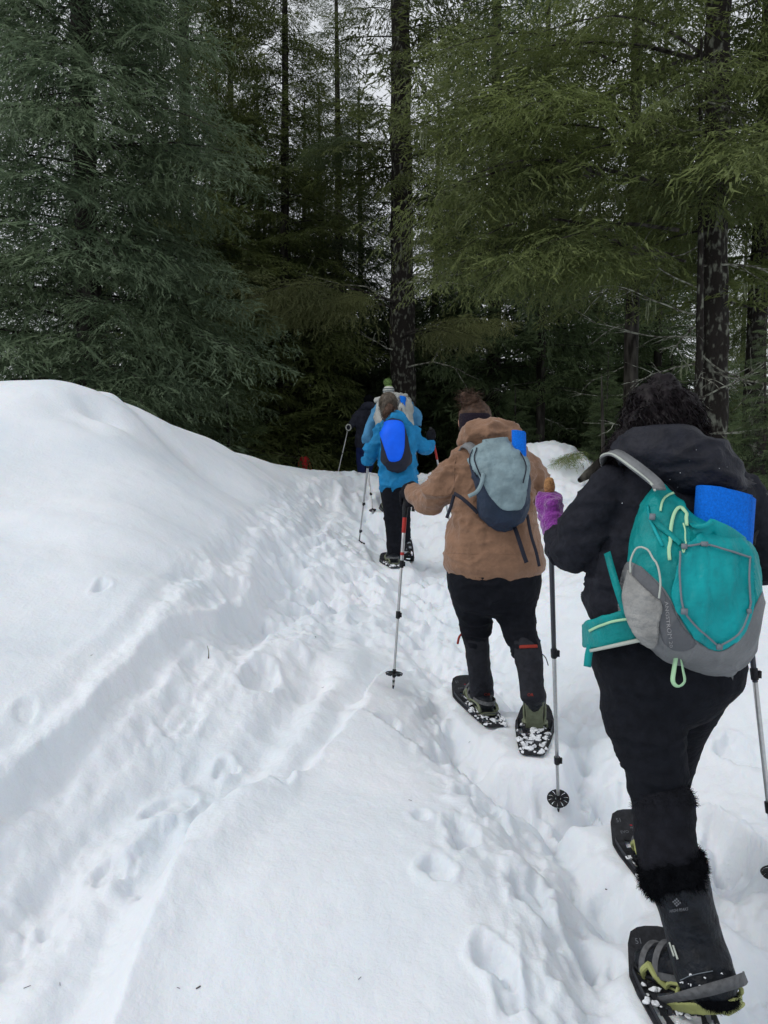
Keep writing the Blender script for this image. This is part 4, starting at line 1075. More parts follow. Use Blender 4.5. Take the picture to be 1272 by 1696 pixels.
def boot(parent, ft, ankle, m, r=.055, shaft=None, vox=.006, sole_m=None, w=1.0):
    """boot standing in the binding frame ft; ankle a 3D point the shaft rises to"""
    C = [ft(x, 0, z) for x, z in ((-.185, .035), (-.15, .042), (-.06, .045), (.03, .040), (.085, .034))]
    upv = ft(0, 0, 1) - ft(0, 0, 0)
    b1 = loft(C, [.036 * w, .042 * w, .044 * w, .048 * w, .038 * w], [.035, .040, .046, .036, .026], ref=upv, pw=2.4)
    hb = ft(-.135, 0, .05); b2 = loft([hb, (hb * .5 + ankle * .5), ankle], [r * .92, r, r], [r * .95, r, r], cap=.2)
    V, Q = remesh([b1, b2], vox, 3); V = folds(V, Q, .004, (22, 22, 30), 3)
    add('boot', (V, Q), parent, m)
    S = [ft(x, 0, z) for x, z in ((-.195, .010), (-.15, .008), (-.05, .010), (.04, .009), (.10, .014))]
    s = loft(S, [.030 * w, .040 * w, .036 * w, .047 * w, .034 * w], [.009] * 5, ref=upv, pw=4)
    add('sole', s, parent, sole_m or M['plastic'])
    return V, Q

def grip_hand(c, axis, wrist, s=1.0, vox=.0045, mitt=False):
    """closed hand round a pole at c; palm on the wrist's side, four fingers and the thumb wrapped round the shaft"""
    c, axis, wrist = map(lambda a: np.array(a, float), (c, axis, wrist)); ax = axis / np.linalg.norm(axis)
    w = wrist - c; w -= ax * (w @ ax) * .9; w /= np.linalg.norm(w); sd = np.cross(ax, w); R = .026 * s
    ps = []
    for i, (h, ln, r) in enumerate(((.030, 1.0, .0115), (.010, 1.08, .012), (-.010, 1.0, .0115), (-.029, .82, .0105))):
        a0 = .35; a1 = a0 + 4.1 * ln
        pts = [c + ax * h * s + (w * math.cos(a) + sd * math.sin(a)) * (R if j else R * 1.3) for j, a in enumerate(np.linspace(a0, a1, 7))]
        ps.append(tube(pts, [r * s * k for k in (1.15, 1.1, 1.08, 1.0, .98, .9, .8)], 10, 2))
    pts = [c + ax * (.0 + .012 * j) * s + (w * math.cos(a) + sd * math.sin(a)) * R * 1.15 for j, a in enumerate((-.2, -.9, -1.7, -2.5))]
    ps.append(tube(pts, [.016 * s, .015 * s, .013 * s, .0105 * s], 10, 3))
    ps.append(loft([c + w * R * 1.1 + ax * .036 * s, c + w * R * 1.35, c + w * R * 1.1 - ax * .036 * s], [.020 * s] * 3, [.022 * s] * 3, ref=sd))
    ps.append(tube([c + w * R * 1.2, c * .5 + wrist * .5 + w * R * .6, wrist], [.030 * s, .031 * s, .033 * s], 14))
    if mitt: ps.append(loft([c + ax * .028 * s, c - ax * .030 * s], [.034 * s] * 2, [.034 * s] * 2, n=16))
    return remesh(ps, vox, 3)

def pole(top, tip, label, segs, clamps, basket, handle='plastic', hand_len=.13, hook=False, wrist=True):
    """trekking pole; segs = [(t0, t1, radius, material)], clamps = [t], basket = t or None, t from top 0 to tip 1"""
    t = empty('trekking_pole', tip, label, 'trekking pole', 'trekking poles in the walkers hands')
    at = lambda k: top + (tip - top) * k; L = np.linalg.norm(tip - top); ax = (tip - top) / L
    hl = hand_len / L
    add('handle', loft([at(-.015), at(0), at(hl * .25), at(hl * .6), at(hl)], [.015, .019, .0145, .0165, .013], ref=(0.3, 1, 0), n=14), t, M[handle])
    for a, b, r, m_ in segs: add('shaft', loft([at(a), at(b)], [r, r * .97], n=12, cap=.2, ref=(0.3, 1, 0)), t, M[m_])
    for k in clamps:
        cl = join([loft([at(k) - ax * .018, at(k) + ax * .018], [.013, .0125], n=14, cap=.3, ref=(0.3, 1, 0)), box(at(k) + np.array([.014, -.004, 0]), .006, .006, .012)]); add('clamp', cl, t, M['plastic'])
    if basket:
        c = at(basket); a = np.cross(ax, (0, 1, 0.2)); a /= np.linalg.norm(a); b = np.cross(ax, a); V, Fc = [], []
        for k in range(10):
            th = [2 * math.pi * (k + q) / 10 for q in (.06, .30, .62, .94 - .12)]
            for rr, zz in ((.012, .0), (.032, .003), (.046, -.004)):
                for q in (.10, .5, .90) if rr > .02 else (.02, .5, .98):
                    an = 2 * math.pi * (k + q) / 10; V.append(c + (a * math.cos(an) + b * math.sin(an)) * rr - ax * zz)
            o = k * 9; Fc += [(o, o + 1, o + 4, o + 3), (o + 1, o + 2, o + 5, o + 4), (o + 3, o + 4, o + 7, o + 6), (o + 4, o + 5, o + 8, o + 7)]
        n = len(V); V = V + [v + ax * .003 for v in V]; Fc += [tuple(i + n for i in reversed(f)) for f in Fc]
        rim = loft([c + (a * math.cos(q) + b * math.sin(q)) * .046 for q in np.linspace(0, 2 * math.pi, 24)], [.0028] * 24, n=6, sub=1, cap=0, ref=tuple(ax))
        hub = loft([c - ax * .02, c + ax * .02], [.011, .009], n=10, ref=(0.3, 1, 0)); add('basket', join([(np.array(V), Fc), rim, hub]), t, M['plastic'])
    if hook: add('rubber_foot', tube([at(.985), at(1.0), at(1.0) + np.array([.035, 0, -.025]), at(1.0) + np.array([.06, 0, -.03])], [.008, .010, .013, .010], 8), t, M['plastic'])
    else: add('tip', loft([at(.955), at(.985), at(1.0)], [.0075, .006, .003], n=8, ref=(0.3, 1, 0)), t, M['plastic'])
    return t, ax

def head_parts(c, r, yaw=0.0, neck=None):
    """skull, jaw, nose, brow, ears; face turned along +Y then yawed"""
    c = np.array(c, float); R = np.array(Matrix.Rotation(yaw, 3, 'Z'))
    g = lambda x, y, z: c + R @ np.array([x, y, z]) * r
    ps = [ball(c, (r * .88, r * 1.05, r * 1.1), 20), loft([g(0, .25, -.3), g(0, .42, -.8), g(0, .45, -1.15)], [r * .78, r * .6, r * .33], [r * .75, r * .5, r * .3], cap=.8),
          tube([g(0, .95, .12), g(0, 1.2, -.18), g(0, 1.08, -.32)], [r * .10, r * .17, r * .15], 8), ball(g(-.93, 0, -.15), (r * .12, r * .2, r * .3), 10), ball(g(.93, 0, -.15), (r * .12, r * .2, r * .3), 10),
          tube([g(-.2, 1.0, -.62), g(0, 1.06, -.60), g(.2, 1.0, -.62)], r * .06, 6)]
    if neck is not None: ps.append(tube([g(0, -.05, -.5), neck], [r * .55, r * .62], 14))
    return ps, [ball(g(s * .36, .93, .08), r * .11, 10) for s in (-1, 1)]
# ------------------------------------------------------------------ the walkers
def shrink(R, k, kd=None):
    return [(a, (b + c) / 2 - (c - b) / 2 * k, (b + c) / 2 + (c - b) / 2 * k, Y, rd * (kd or k)) for a, b, c, Y, rd in R]

def body(t, torso, hips, arms, legs, head, r, yaw, vox, neck=None):
    ps, eyes = head_parts(head, r, yaw, neck)
    ps += [rows(shrink(torso, .84)), rows(shrink(hips, .86))]
    for a in arms: ps.append(limb(a, .66))
    for l in legs: ps.append(limb(l, .72))
    add('body', remesh(ps, vox, 3), t, M['skin'])
    for e in eyes: add('eye', e, t, M['plastic'])

# ---- A: black jacket, nearest ----
A = empty('person', (0.83, 2.3, gz(0.83, 2.3)), 'person in a black hooded jacket with long dark curly hair, nearest on the trail', 'person', 'people snowshoeing up the trail')
A_torso = [(742, 1060, 1165, 2.33, .08), (765, 1022, 1215, 2.33, .11), (795, 998, 1238, 2.32, .14), (850, 998, 1240, 2.30, .155), (910, 985, 1236, 2.29, .16), (960, 974, 1232, 2.28, .165), (1000, 969, 1229, 2.27, .168), (1022, 976, 1229, 2.27, .165), (1042, 984, 1226, 2.27, .158)]
A_hips = [(1030, 986, 1222, 2.27, .15), (1065, 981, 1228, 2.26, .162), (1100, 981, 1231, 2.26, .172), (1132, 989, 1222, 2.26, .165), (1160, 1004, 1196, 2.26, .14)]
A_armL = [(1024, 795, 2.30, 37), (988, 850, 2.29, 42), (960, 898, 2.31, 42), (943, 917, 2.36, 36), (931, 901, 2.45, 27), (923, 884, 2.51, 21)]
A_armR = [(1222, 800, 2.32, 34), (1243, 850, 2.33, 33), (1262, 910, 2.36, 31), (1264, 945, 2.40, 26), (1250, 905, 2.46, 20), (1234, 872, 2.5, 16)]
A_legL = [(1075, 1128, 2.25, 80), (1066, 1180, 2.23, 69), (1077, 1230, 2.2, 59), (1086, 1280, 2.18, 51), (1091, 1318, 2.17, 50), (1093, 1336, 2.16, 46)]
A_legR = [(1172, 1108, 2.28, 56), (1152, 1155, 2.34, 48), (1126, 1220, 2.45, 40), (1108, 1290, 2.55, 36), (1098, 1350, 2.6, 33)]
A_shinL = [(1096, 1310, 2.16, 46), (1103, 1400, 2.10, 44), (1135, 1500, 2.05, 42), (1168, 1600, 2.0, 40)]
A_shinR = [(1098, 1345, 2.6, 30), (1092, 1400, 2.66, 28)]
body(A, A_torso, A_hips, [A_armL, A_armR], [A_legL, A_legR, A_shinL, A_shinR], P(1092, 700, 2.40), .092, math.radians(12), .018, P(1105, 770, 2.33))
V, Q = remesh([rows(A_torso), limb(A_armL), limb(A_armR, cap=.3)], .0075, 4)
el = [P(950, 905, 2.31), P(990, 990, 2.2), P(1262, 930, 2.36), P(975, 870, 2.2)]
V = folds(V, Q, .032, (7, 7, 15), 5, mask=lambda v: .3 + .9 * near_pt(v, el, .13)); jkA = (V, Q)
add('jacket', jkA, A, M['black_softshell']); SA = Surf(V, Q)
V, Q = remesh([limb([(1022, 752, 2.27, 12), (1052, 746, 2.24, 31), (1095, 752, 2.21, 44), (1140, 765, 2.19, 52), (1185, 786, 2.19, 47), (1218, 800, 2.21, 26), (1236, 806, 2.24, 8)], ref=(0, 1, .3)), rows([(735, 1050, 1175, 2.32, .09), (775, 1030, 1215, 2.31, .13)])], .0065, 3)
V = folds(V, Q, .034, (5, 6, 15), 12); add('hood', (V, Q), A, M['black_shell']); SH = Surf(V, Q)
flk = []
rg = np.random.default_rng(4)
for k in range(9):
    px, py = rg.uniform(1030, 1215), rg.uniform(735, 810)
    if rg.random() < .3: px, py = rg.uniform(1000, 1050), rg.uniform(770, 860)
    s_ = SH if px > 1050 or py < 765 else SA
    a, b = s_.at(px, py, 2.2)
    if abs(pix(a[None])[0][0] - px) < 3: flk.append(ball(a, rg.uniform(.0006, .0017), 6))
o = add('snow_flake', join(flk), A, M['snow_clump']); o['kind'] = 'stuff'
V, Q = remesh([rows(A_hips), limb(A_legL), limb(A_legR)], .008, 4)
V = folds(V, Q, .026, (4, 4, 16), 9, mask=lambda v: .15 + .85 * near_pt(v, [P(1066, 1190, 2.2), P(1085, 1290, 2.15), P(1070, 1240, 2.15)], .12)); add('trousers', (V, Q), A, M['black_trousers'])
# hair
V, Q = remesh([rows([(634, 1074, 1116, 2.37, .05), (650, 1054, 1138, 2.37, .085), (678, 1040, 1152, 2.37, .105), (710, 1030, 1158, 2.36, .11), (738, 1012, 1160, 2.34, .10), (760, 1004, 1150, 2.33, .08)])], .006, 2)
N_ = normals(V, Q); V = V + N_ * (.010 * vnoise(V * [40, 40, 22], 3) + .005 * vnoise(V * 80, 4))[:, None]
back_ = lambda v: (v[:, 1] < 2.42)
add('hair', merge((V, Q), strands(V, Q, 3200, .12, .0030, 5, down=.9, curl=.009, sel=back_, segs=8, freq=1.3), strands(V, Q, 420, .035, .0014, 6, down=.05, curl=.008, segs=6)), A, M['hair_black'])
# legwear and boots
gA = limb([(1094, 1312, 2.165, 46), (1099, 1332, 2.15, 52), (1099, 1370, 2.13, 50), (1104, 1405, 2.10, 51), (1111, 1430, 2.08, 52)], n=32)
V, Q = remesh([gA], .006, 2); V = folds(V, Q, .006, (6, 6, 20), 21); add('leg_warmer', merge((V, Q), fur(V, Q, 2500, .016, .0018, 8, .1, sel=lambda v: pix(v)[1] < 1336)), A, M['black_cloth'])
cuff = limb([(1110, 1420, 2.09, 51), (1115, 1438, 2.08, 57), (1121, 1454, 2.075, 57), (1126, 1463, 2.07, 50)], n=32)
V, Q = remesh([cuff], .006, 2); V = V + normals(V, Q) * (.009 * vnoise(V * 32, 2) + .004 * vnoise(V * 70, 5))[:, None]
add('fur_cuff', merge((V, Q), fur(V, Q, 15000, .017, .0016, 9, .25)), A, M['furm'])
ft = snowshoe(SHOES['near'][0], SHOES['near'][1], 'snowshoe nearest the camera under the fur-cuffed boot', M['binding'], 1, snow=26, pitch=math.radians(13), yawf=math.radians(33), pv=.415)
ftf = snowshoe(SHOES['far'][0], SHOES['far'][1], 'snowshoe on the forward foot of the black-jacketed person, half hidden by the leg', M['binding'], 2, snow=16)
boot(A, ft, P(1160, 1600, 1.99), M['boot'], .072, w=1.15)
V, Q = remesh([limb([(1124, 1462, 2.07, 52), (1136, 1500, 2.05, 47), (1151, 1555, 2.03, 47), (1163, 1600, 1.995, 50), (1176, 1632, 1.97, 48), (1182, 1648, 1.96, 40)])], .0055, 3)
V = folds(V, Q, .008, (8, 8, 14), 31, mask=lambda v: .2 + near_pt(v, [P(1165, 1590, 1.95)], .09)); add('boot_shaft', (V, Q), A, M['boot']); SB = Surf(V, Q)
V2, Q2 = remesh([ball(P(1188, 1652, 1.935), (.058, .045, .022), 14)], .006, 1); add('fur_trim', merge((V2, Q2), fur(V2, Q2, 3500, .014, .0016, 19, .3)), A, M['furm'])
ds = np.array([[1113, 1493], [1121, 1486], [1129, 1494], [1121, 1502]], float); cc = ds.mean(0)
lg = []
for i in range(3):
    for j in range(3):
        e1, e2 = (ds[1] - ds[0]) / 3, (ds[3] - ds[0]) / 3; o_ = ds[0] + e1 * i + e2 * j; q_ = [o_ + e1 * .12 + e2 * .12, o_ + e1 * .85 + e2 * .12, o_ + e1 * .85 + e2 * .85, o_ + e1 * .12 + e2 * .85]
        h_ = [SB.at(a[0], a[1], 2.0) for a in q_]; lg.append((np.array([a + b * .002 for a, b in h_]), [(0, 1, 2, 3)]))
add('diamond_emblem', join(lg), A, M['print_dim'])
add('lettering', text_on(SB, 'HIGH PEAKS', (1110, 1511), (.72, -.10), (.1, -1), 5.2, .003), A, M['print_dim'])
add('reflective_cord', cord_on(SB, [(1128, 1623), (1150, 1614), (1180, 1608)], .0012), A, M['grey_cord'])
for k in range(2): add('reflective_tab', strap_on(SB, [(1110 + k * 6, 1560 + k * 5), (1114 + k * 6, 1572 + k * 5), (1118 + k * 6, 1584 + k * 5)], .006, .002), A, M['pale_trim'])
def add_to(parent, name, VQ, m):
    o = add(name, VQ, None, m); o.parent = parent
    o.matrix_parent_inverse = Matrix.LocRotScale(parent.location, parent.rotation_quaternion, None).inverted(); return o
shoeA = [o for o in SC.objects if o.get('label', '').startswith('snowshoe nearest')][0]
add_to(shoeA, 'heel_strap', strap([P(1092, 1657, 2.05), P(1122, 1651, 1.93), P(1160, 1642, 1.872), P(1200, 1631, 1.862), P(1228, 1622, 1.90), P(1233, 1618, 1.98)], [(-.5, -1, .3), (-.2, -1, .2), (0, -1, .2), (.2, -1, .2), (.8, -.6, .2), (1, .2, .1)], [.020, .028, .030, .030, .030, .026], .005), M['rubber_grey'])
add_to(shoeA, 'heel_cradle', remesh([strap([P(1104, 1664, 2.04), P(1138, 1668, 1.965), P(1180, 1668, 1.92), P(1212, 1662, 1.915), P(1224, 1655, 1.96)], [(-.4, -1, .1), (-.2, -1, .1), (0, -1, .1), (.4, -1, .1), (.9, -.4, .1)], [.02, .034, .036, .034, .024], .010), tube([P(1118, 1660, 2.02), P(1124, 1634, 2.03), P(1134, 1618, 2.04), P(1146, 1640, 1.99), P(1160, 1660, 1.95)], .0065, 8)], .004, 2), M['binding'])
crb = []
for k in range(14):
    px, py = rg.uniform(1120, 1222), rg.uniform(1612, 1650)
    a, b = SB.at(px, py, 2.0); bb = ball(a, np.array([rg.uniform(.002, .006), .002, rg.uniform(.001, .003)]), 8); crb.append((bb[0] + .003 * np.stack([vnoise(bb[0] * 150, 1), vnoise(bb[0] * 150, 2), vnoise(bb[0] * 150, 3)], 1), bb[1]))
o = add('snow_crumbs', join(crb), A, M['snow_clump']); o['kind'] = 'stuff'
boot(A, ftf, P(1093, 1395, 2.66), M['boot'], .058, w=1.05)
# gloves
wr = P(922, 884, 2.50); pA = (P(910, 806, 2.56), ghit(925, 1345)); axA = (pA[1] - pA[0]) / np.linalg.norm(pA[1] - pA[0])
hc = P(911, 842, 2.57)
V, Q = grip_hand(hc, -axA, wr, 1.22, .0045, True); V = folds(V, Q, .004, (20, 20, 30), 4)
cf = loft([wr + (hc - wr) * .45, wr, wr - (hc - wr) * .25], [.046, .042, .040], n=18); Vc, Qc = remesh([(V, Q.tolist()), cf], .0045, 3)
add('glove', (folds(Vc, Qc, .005, (18, 18, 34), 6), Qc), A, M['purple'], 'purple fleece glove')
wr2 = P(1236, 876, 2.50); pA2 = (P(1219, 838, 2.52), ghit(1289, 1480)); axA2 = (pA2[1] - pA2[0]) / np.linalg.norm(pA2[1] - pA2[0])
add('glove', grip_hand(P(1221, 862, 2.52), -axA2, wr2, 1.0, .006), A, M['purple'], 'purple fleece glove')
pole(pA[0], pA[1], 'pole with dark upper shaft and cork handle held in the purple glove', [(.09, .44, .0095, 'alu_dark'), (.43, .80, .0085, 'alu'), (.79, .98, .007, 'alu')], [.443, .80], .945, 'cork')
pole(pA2[0], pA2[1], 'pole at the right edge of the picture beside the teal backpack', [(.1, .45, .0095, 'alu_dark'), (.44, .78, .0085, 'alu'), (.77, .98, .007, 'alu')], [.43, .775], .945)

# ---- teal backpack ----
BP = empty('backpack', P(1150, 1080, 2.12), 'teal and grey backpack on the black-jacketed person', 'backpack')
V, Q = remesh([rows([(803, 1084, 1104, 2.14, .025), (822, 1072, 1120, 2.13, .045), (852, 1062, 1148, 2.11, .07), (882, 1052, 1212, 2.10, .09), (905, 1046, 1240, 2.09, .105), (950, 1040, 1250, 2.08, .12), (1000, 1036, 1254, 2.08, .127), (1045, 1046, 1249, 2.09, .122), (1080, 1082, 1236, 2.11, .10), (1104, 1126, 1215, 2.14, .065)], pw=2.6, n=48)], .0042, 3)
V = folds(V, Q, .011, (14, 10, 5), 41); add('main_bag', (V, Q), BP, M['teal']); S0 = Surf(V, Q); PV, PQ = V, Q
add('lower_panel', patch(V, Q, [(1062, 938), (1100, 975), (1122, 1015), (1143, 1050), (1170, 1072), (1196, 1078), (1226, 1056), (1243, 1018), (1272, 975), (1275, 1085), (1180, 1135), (1060, 1090), (1025, 1010), (1036, 935)], .002), BP, M['grey_nylon'])
fp = [(1178, 866), (1238, 905), (1248, 960), (1243, 1012), (1226, 1052), (1195, 1073), (1166, 1067), (1138, 1038), (1112, 990), (1120, 950), (1128, 916), (1150, 892)]
Vf = folds(V, Q, .012, (15, 9, 5), 44); p_ = patch(Vf, Q, fp, .009); add('front_pocket', p_, BP, M['teal_front']); Vo = V + normals(V, Q) * .012
SF = Surf(Vo, Q)
add('side_panel', patch(V, Q, [(1052, 936), (1066, 942), (1100, 980), (1098, 1004), (1070, 978), (1050, 955)], .005), BP, M['grey_dark'])
lp2 = patch(V, Q, [(1096, 982), (1108, 992), (1128, 1034), (1152, 1062), (1138, 1076), (1108, 1072), (1093, 1040)], .004); add('lettered_panel', lp2, BP, M['grey_dark']); SL = Surf(*lp2)
Vm = folds(V, Q, .008, (8, 8, 22), 48); add('mesh_pocket', patch(Vm, Q, [(1046, 945), (1058, 962), (1080, 985), (1096, 998), (1093, 1030), (1087, 1068), (1064, 1058), (1044, 1025), (1037, 985)], .012), BP, M['grey_mesh'])
add('lettering', text_on(SL, 'ANGSTROM 20', (1100.5, 996), (.13, 1.28), (1.0, -.12), 6.2, .0022), BP, M['print_grey'])
add('cord_loop', cord_on(SF, [(1047, 948), (1048, 925), (1058, 908), (1073, 911), (1086, 932), (1094, 962), (1092, 990)], .0028, .006), BP, M['pale_trim'])
for pts in ([(1126, 914), (1126, 955), (1131, 1005), (1150, 1034), (1190, 1070)], [(1190, 1070), (1222, 1050), (1237, 1020), (1243, 995)], [(1241, 922), (1240, 960), (1242, 1000)], [(1137, 905), (1168, 902), (1205, 912), (1242, 924)]): add('bungee_cord', cord_on(SF, pts, .0028, .003), BP, M['grey_cord'])
for px, py, a_, b_ in ((1133, 1012, .010, .009), (1191, 1070, .009, .009), (1166, 902, .011, .007), (1081, 857, .009, .010), (1239, 1012, .006, .007), (1133, 906, .009, .008)):
    a, b = SF.at(px, py, 2.0); add('buckle', box(a + b * .004, a_ * .8, .004, b_ * .8, Vector(b).to_track_quat('-Y', 'Z').to_matrix()), BP, M['grey_cord'])
add('zip', strap_on(S0, [(1110, 928), (1109, 898), (1112, 866), (1118, 848), (1127, 842), (1136, 852), (1138, 872)], .009, .004), BP, M['mint'])
add('zip', strap_on(S0, [(1094, 848), (1096, 834), (1104, 823), (1114, 818)], .006, .004), BP, M['mint'])
add('zip_pull', cord_on(S0, [(1132, 870), (1137, 890), (1137, 905), (1131, 918), (1128, 905)], .0022, .012), BP, M['mint'])
add('compression_strap', strap_on(S0, [(1082, 858), (1095, 874), (1112, 889), (1127, 903)], .016, .005), BP, M['teal'])
add('hem_tape', strap_on(S0, [(1098, 905), (1090, 890), (1078, 862), (1074, 838)], .008, .004), BP, M['teal_front'])
lp_ = [P(1121, 1085, 2.03), P(1117, 1108, 2.02), P(1115, 1128, 2.02), P(1123, 1136, 2.02), P(1133, 1128, 2.02), P(1130, 1108, 2.02), P(1126, 1085, 2.03)]
add('pull_loop', strap(lp_, [(-1, -.7, 0), (-1, -.7, 0), (-.8, -.8, -.3), (0, -.8, -1), (.8, -.8, -.3), (1, -.7, 0), (1, -.7, 0)], .012, .003), BP, M['mint'])
h_ = [SA.at(px, py, 2.2) for px, py in ((1012, 762), (1030, 762), (1052, 776))] + [S0.at(1088, 806, 2.1)]
tops = [P(1003, 768, 2.33), P(1003, 755, 2.28), P(1020, 752, 2.21), P(1048, 770, 2.13), P(1084, 799, 2.09), P(1092, 812, 2.06)]
nrm = [(-.8, 0, .6), (-.5, -.4, .8), (-.2, -.6, .8), (-.1, -.8, .6), (0, -.8, .6), (0, -.8, .6)]
add('shoulder_strap', strap(tops, nrm, .034, .007), BP, M['grey_nylon']); 
add('strap_piping', tube([np.array(p) + np.array([-.014, -.006, .0]) for p in tops], .0035, 6), BP, M['pale_trim'])
add('shoulder_strap', strap([P(1240, 905, 2.10), P(1248, 918, 2.14), P(1254, 945, 2.2)], [(0.6, -.7, .1)] * 3, .022, .004), BP, M['teal_front'])
add('side_strap', strap([P(1006, 915, 2.17), P(1014, 945, 2.12), P(1026, 985, 2.09), P(1038, 1020, 2.08)], [(-.5, -.8, .1)] * 4, .020, .004), BP, M['teal'])
bl = [P(1085, 1030, 2.10), P(1050, 1035, 2.09), P(1015, 1043, 2.12), P(985, 1050, 2.19), P(974, 1053, 2.28), P(980, 1053, 2.36)]
bn = [(-.1, -1, 0), (-.15, -1, 0), (-.4, -.9, .05), (-.8, -.6, .05), (-1, 0, 0), (-.8, .6, 0)]
Vb, Qb = remesh([strap(bl, bn, [.098, .095, .090, .084, .070, .06], .016)], .0045, 2); Vb = folds(Vb, Qb, .006, (9, 9, 9), 51)
add('hip_belt', (Vb, Qb), BP, M['teal']); SBt = Surf(Vb, Qb)
add('belt_zip', strap_on(SBt, [(977, 1045), (995, 1036), (1020, 1028), (1050, 1024)], .007, .002), BP, M['mint'])
add('belt_binding', strap([P(978, 1078, 2.25), P(986, 1076, 2.17), P(1015, 1069, 2.10), P(1050, 1061, 2.07), P(1075, 1056, 2.07)], [(-1, -.5, 0), (-.8, -.6, 0), (-.4, -.9, 0), (-.15, -1, 0), (-.1, -1, 0)], .009, .012), BP, M['pale_trim'])
add('belt_tail', strap([P(979, 1068, 2.2), P(975, 1085, 2.2), P(973, 1104, 2.2)], [(-.5, -.8, 0)] * 3, .022, .003), BP, M['teal'])
add('haul_strap', strap([P(1143, 866, 2.03), P(1152, 871, 2.0), P(1168, 871, 1.99), P(1180, 862, 1.99)], [(0, -1, .2)] * 4, .014, .003), BP, M['teal_front'])
add('collar_point', remesh([loft([P(1150, 895, 2.03), P(1166, 880, 2.01), P(1180, 862, 1.995)], [.03, .022, .006], [.012, .010, .006]), loft([P(1225, 905, 2.03), P(1200, 884, 2.01), P(1180, 862, 1.995)], [.03, .026, .006], [.012, .010, .006])], .004, 2), BP, M['teal_front'])
def foam_roll(c0, c1, r, sq, label, turns=2.2, th=.009, par=None):
    t = empty('foam_mat', c0, label, 'foam mat', 'rolled foam mats in the backpacks'); ax = c1 - c0; L = np.linalg.norm(ax); ax /= L
    a = np.cross(ax, (0, 1, 0)); a /= np.linalg.norm(a); b = np.cross(ax, a); n = int(40 * turns); V = []
    for i in range(n + 1):
        q = 2 * math.pi * turns * i / n + 0.9; rr = r - th * 1.35 * (turns - turns * i / n)
        for h in (0, L):
            for o_ in (rr, rr - th): V.append(c0 + ax * (h + (0 if not h else .02 * math.cos(q - .5) * r / .09)) + a * math.cos(q) * o_ + b * math.sin(q) * o_ * sq)
    Fc = []
    for i in range(n):
        k = i * 4; m = k + 4; Fc += [(k, m, m + 2, k + 2), (k + 1, k + 3, m + 3, m + 1), (k + 2, m + 2, m + 3, k + 3), (k, k + 1, m + 1, m)]
    Fc += [(0, 2, 3, 1), (n * 4, n * 4 + 1, n * 4 + 3, n * 4 + 2)]
    add('rolled_sheet', (np.array(V), Fc), t, M['blue_foam']); return t
foam_roll(P(1190, 1010, 2.10), P(1204, 817, 2.10), .090, .62, 'wide blue foam mat rolled in the top of the teal backpack')
add('harness_strap', tube([P(1216, 808, 2.25), P(1238, 806, 2.26), P(1262, 816, 2.28), P(1285, 840, 2.3), P(1290, 858, 2.3), P(1268, 866, 2.3), P(1250, 885, 2.28), P(1247, 900, 2.25)], .008, 8), BP, M['plastic'])

# ---- B: brown jacket ----
B = empty('person', (0.56, 3.87, gz(0.56, 3.87)), 'person in a brown hooded jacket with hair in a bun and dark headband', 'person', 'people snowshoeing up the trail')
B_torso = [(728, 785, 845, 3.88, .07), (742, 757, 872, 3.88, .11), (765, 747, 882, 3.87, .135), (800, 746, 884, 3.86, .15), (835, 748, 884, 3.85, .155), (862, 744, 888, 3.84, .165), (900, 736, 897, 3.83, .185), (930, 733, 903, 3.83, .195), (940, 735, 902, 3.83, .19)]
B_hips = [(925, 742, 896, 3.84, .17), (950, 739, 897, 3.84, .185), (975, 741, 894, 3.84, .18), (995, 748, 890, 3.84, .15)]
B_armL = [(768, 765, 3.86, 25), (745, 792, 3.86, 26), (722, 820, 3.9, 25), (708, 829, 3.97, 22), (694, 822, 4.04, 19), (681, 812, 4.1, 15)]
B_armR = [(862, 765, 3.88, 24), (884, 795, 3.92, 23), (900, 825, 4.0, 19), (906, 845, 4.1, 15)]
B_legL = [(782, 965, 3.86, 42), (784, 1000, 3.88, 35), (788, 1030, 3.92, 27), (788, 1048, 3.94, 24), (789, 1060, 3.95, 20)]
B_legR = [(856, 965, 3.84, 40), (853, 1005, 3.82, 35), (860, 1040, 3.78, 29), (869, 1065, 3.74, 26), (873, 1080, 3.72, 24)]
B_gL = [(787, 1050, 3.95, 22), (790, 1070, 3.97, 21), (794, 1110, 4.02, 19), (797, 1130, 4.06, 20), (798, 1150, 4.1, 20)]
B_gR = [(870, 1068, 3.74, 26), (875, 1085, 3.70, 24), (879, 1120, 3.66, 21), (881, 1138, 3.64, 21), (883, 1154, 3.62, 22)]
body(B, B_torso, B_hips, [B_armL, B_armR], [B_legL, B_legR, B_gL, B_gR], P(785, 697, 3.98), .088, math.radians(-8), .020, P(800, 745, 3.9))
V, Q = remesh([rows(B_torso), limb(B_armL), limb(B_armR)], .009, 4)
V = folds(V, Q, .040, (7, 7, 13), 61, mask=lambda v: .2 + .95 * near_pt(v, [P(715, 815, 3.85), P(745, 790, 3.75), P(760, 850, 3.7), P(890, 800, 3.9)], .17))
add('jacket', (V, Q), B, M['brown']); SBj = Surf(V, Q)
add('hem_seam', cord_on(SBj, [(740, 915), (780, 917), (830, 917), (880, 917), (896, 914)], .0015, .0005, 3.8), B, M['brown'])
add('arm_seam', cord_on(SBj, [(757, 752), (752, 775), (752, 800), (750, 830)], .002, .0005, 3.8), B, M['brown'])
V, Q = remesh([limb([(762, 733, 3.90, 8), (775, 722, 3.86, 18), (797, 717, 3.82, 20), (822, 716, 3.81, 20), (842, 720, 3.83, 19), (855, 733, 3.86, 11)], ref=(0, 1, .3)), rows([(715, 780, 842, 3.9, .07), (740, 768, 858, 3.88, .12)])], .008, 3)
add('hood', (folds(V, Q, .036, (7, 8, 18), 66), Q), B, M['brown'])
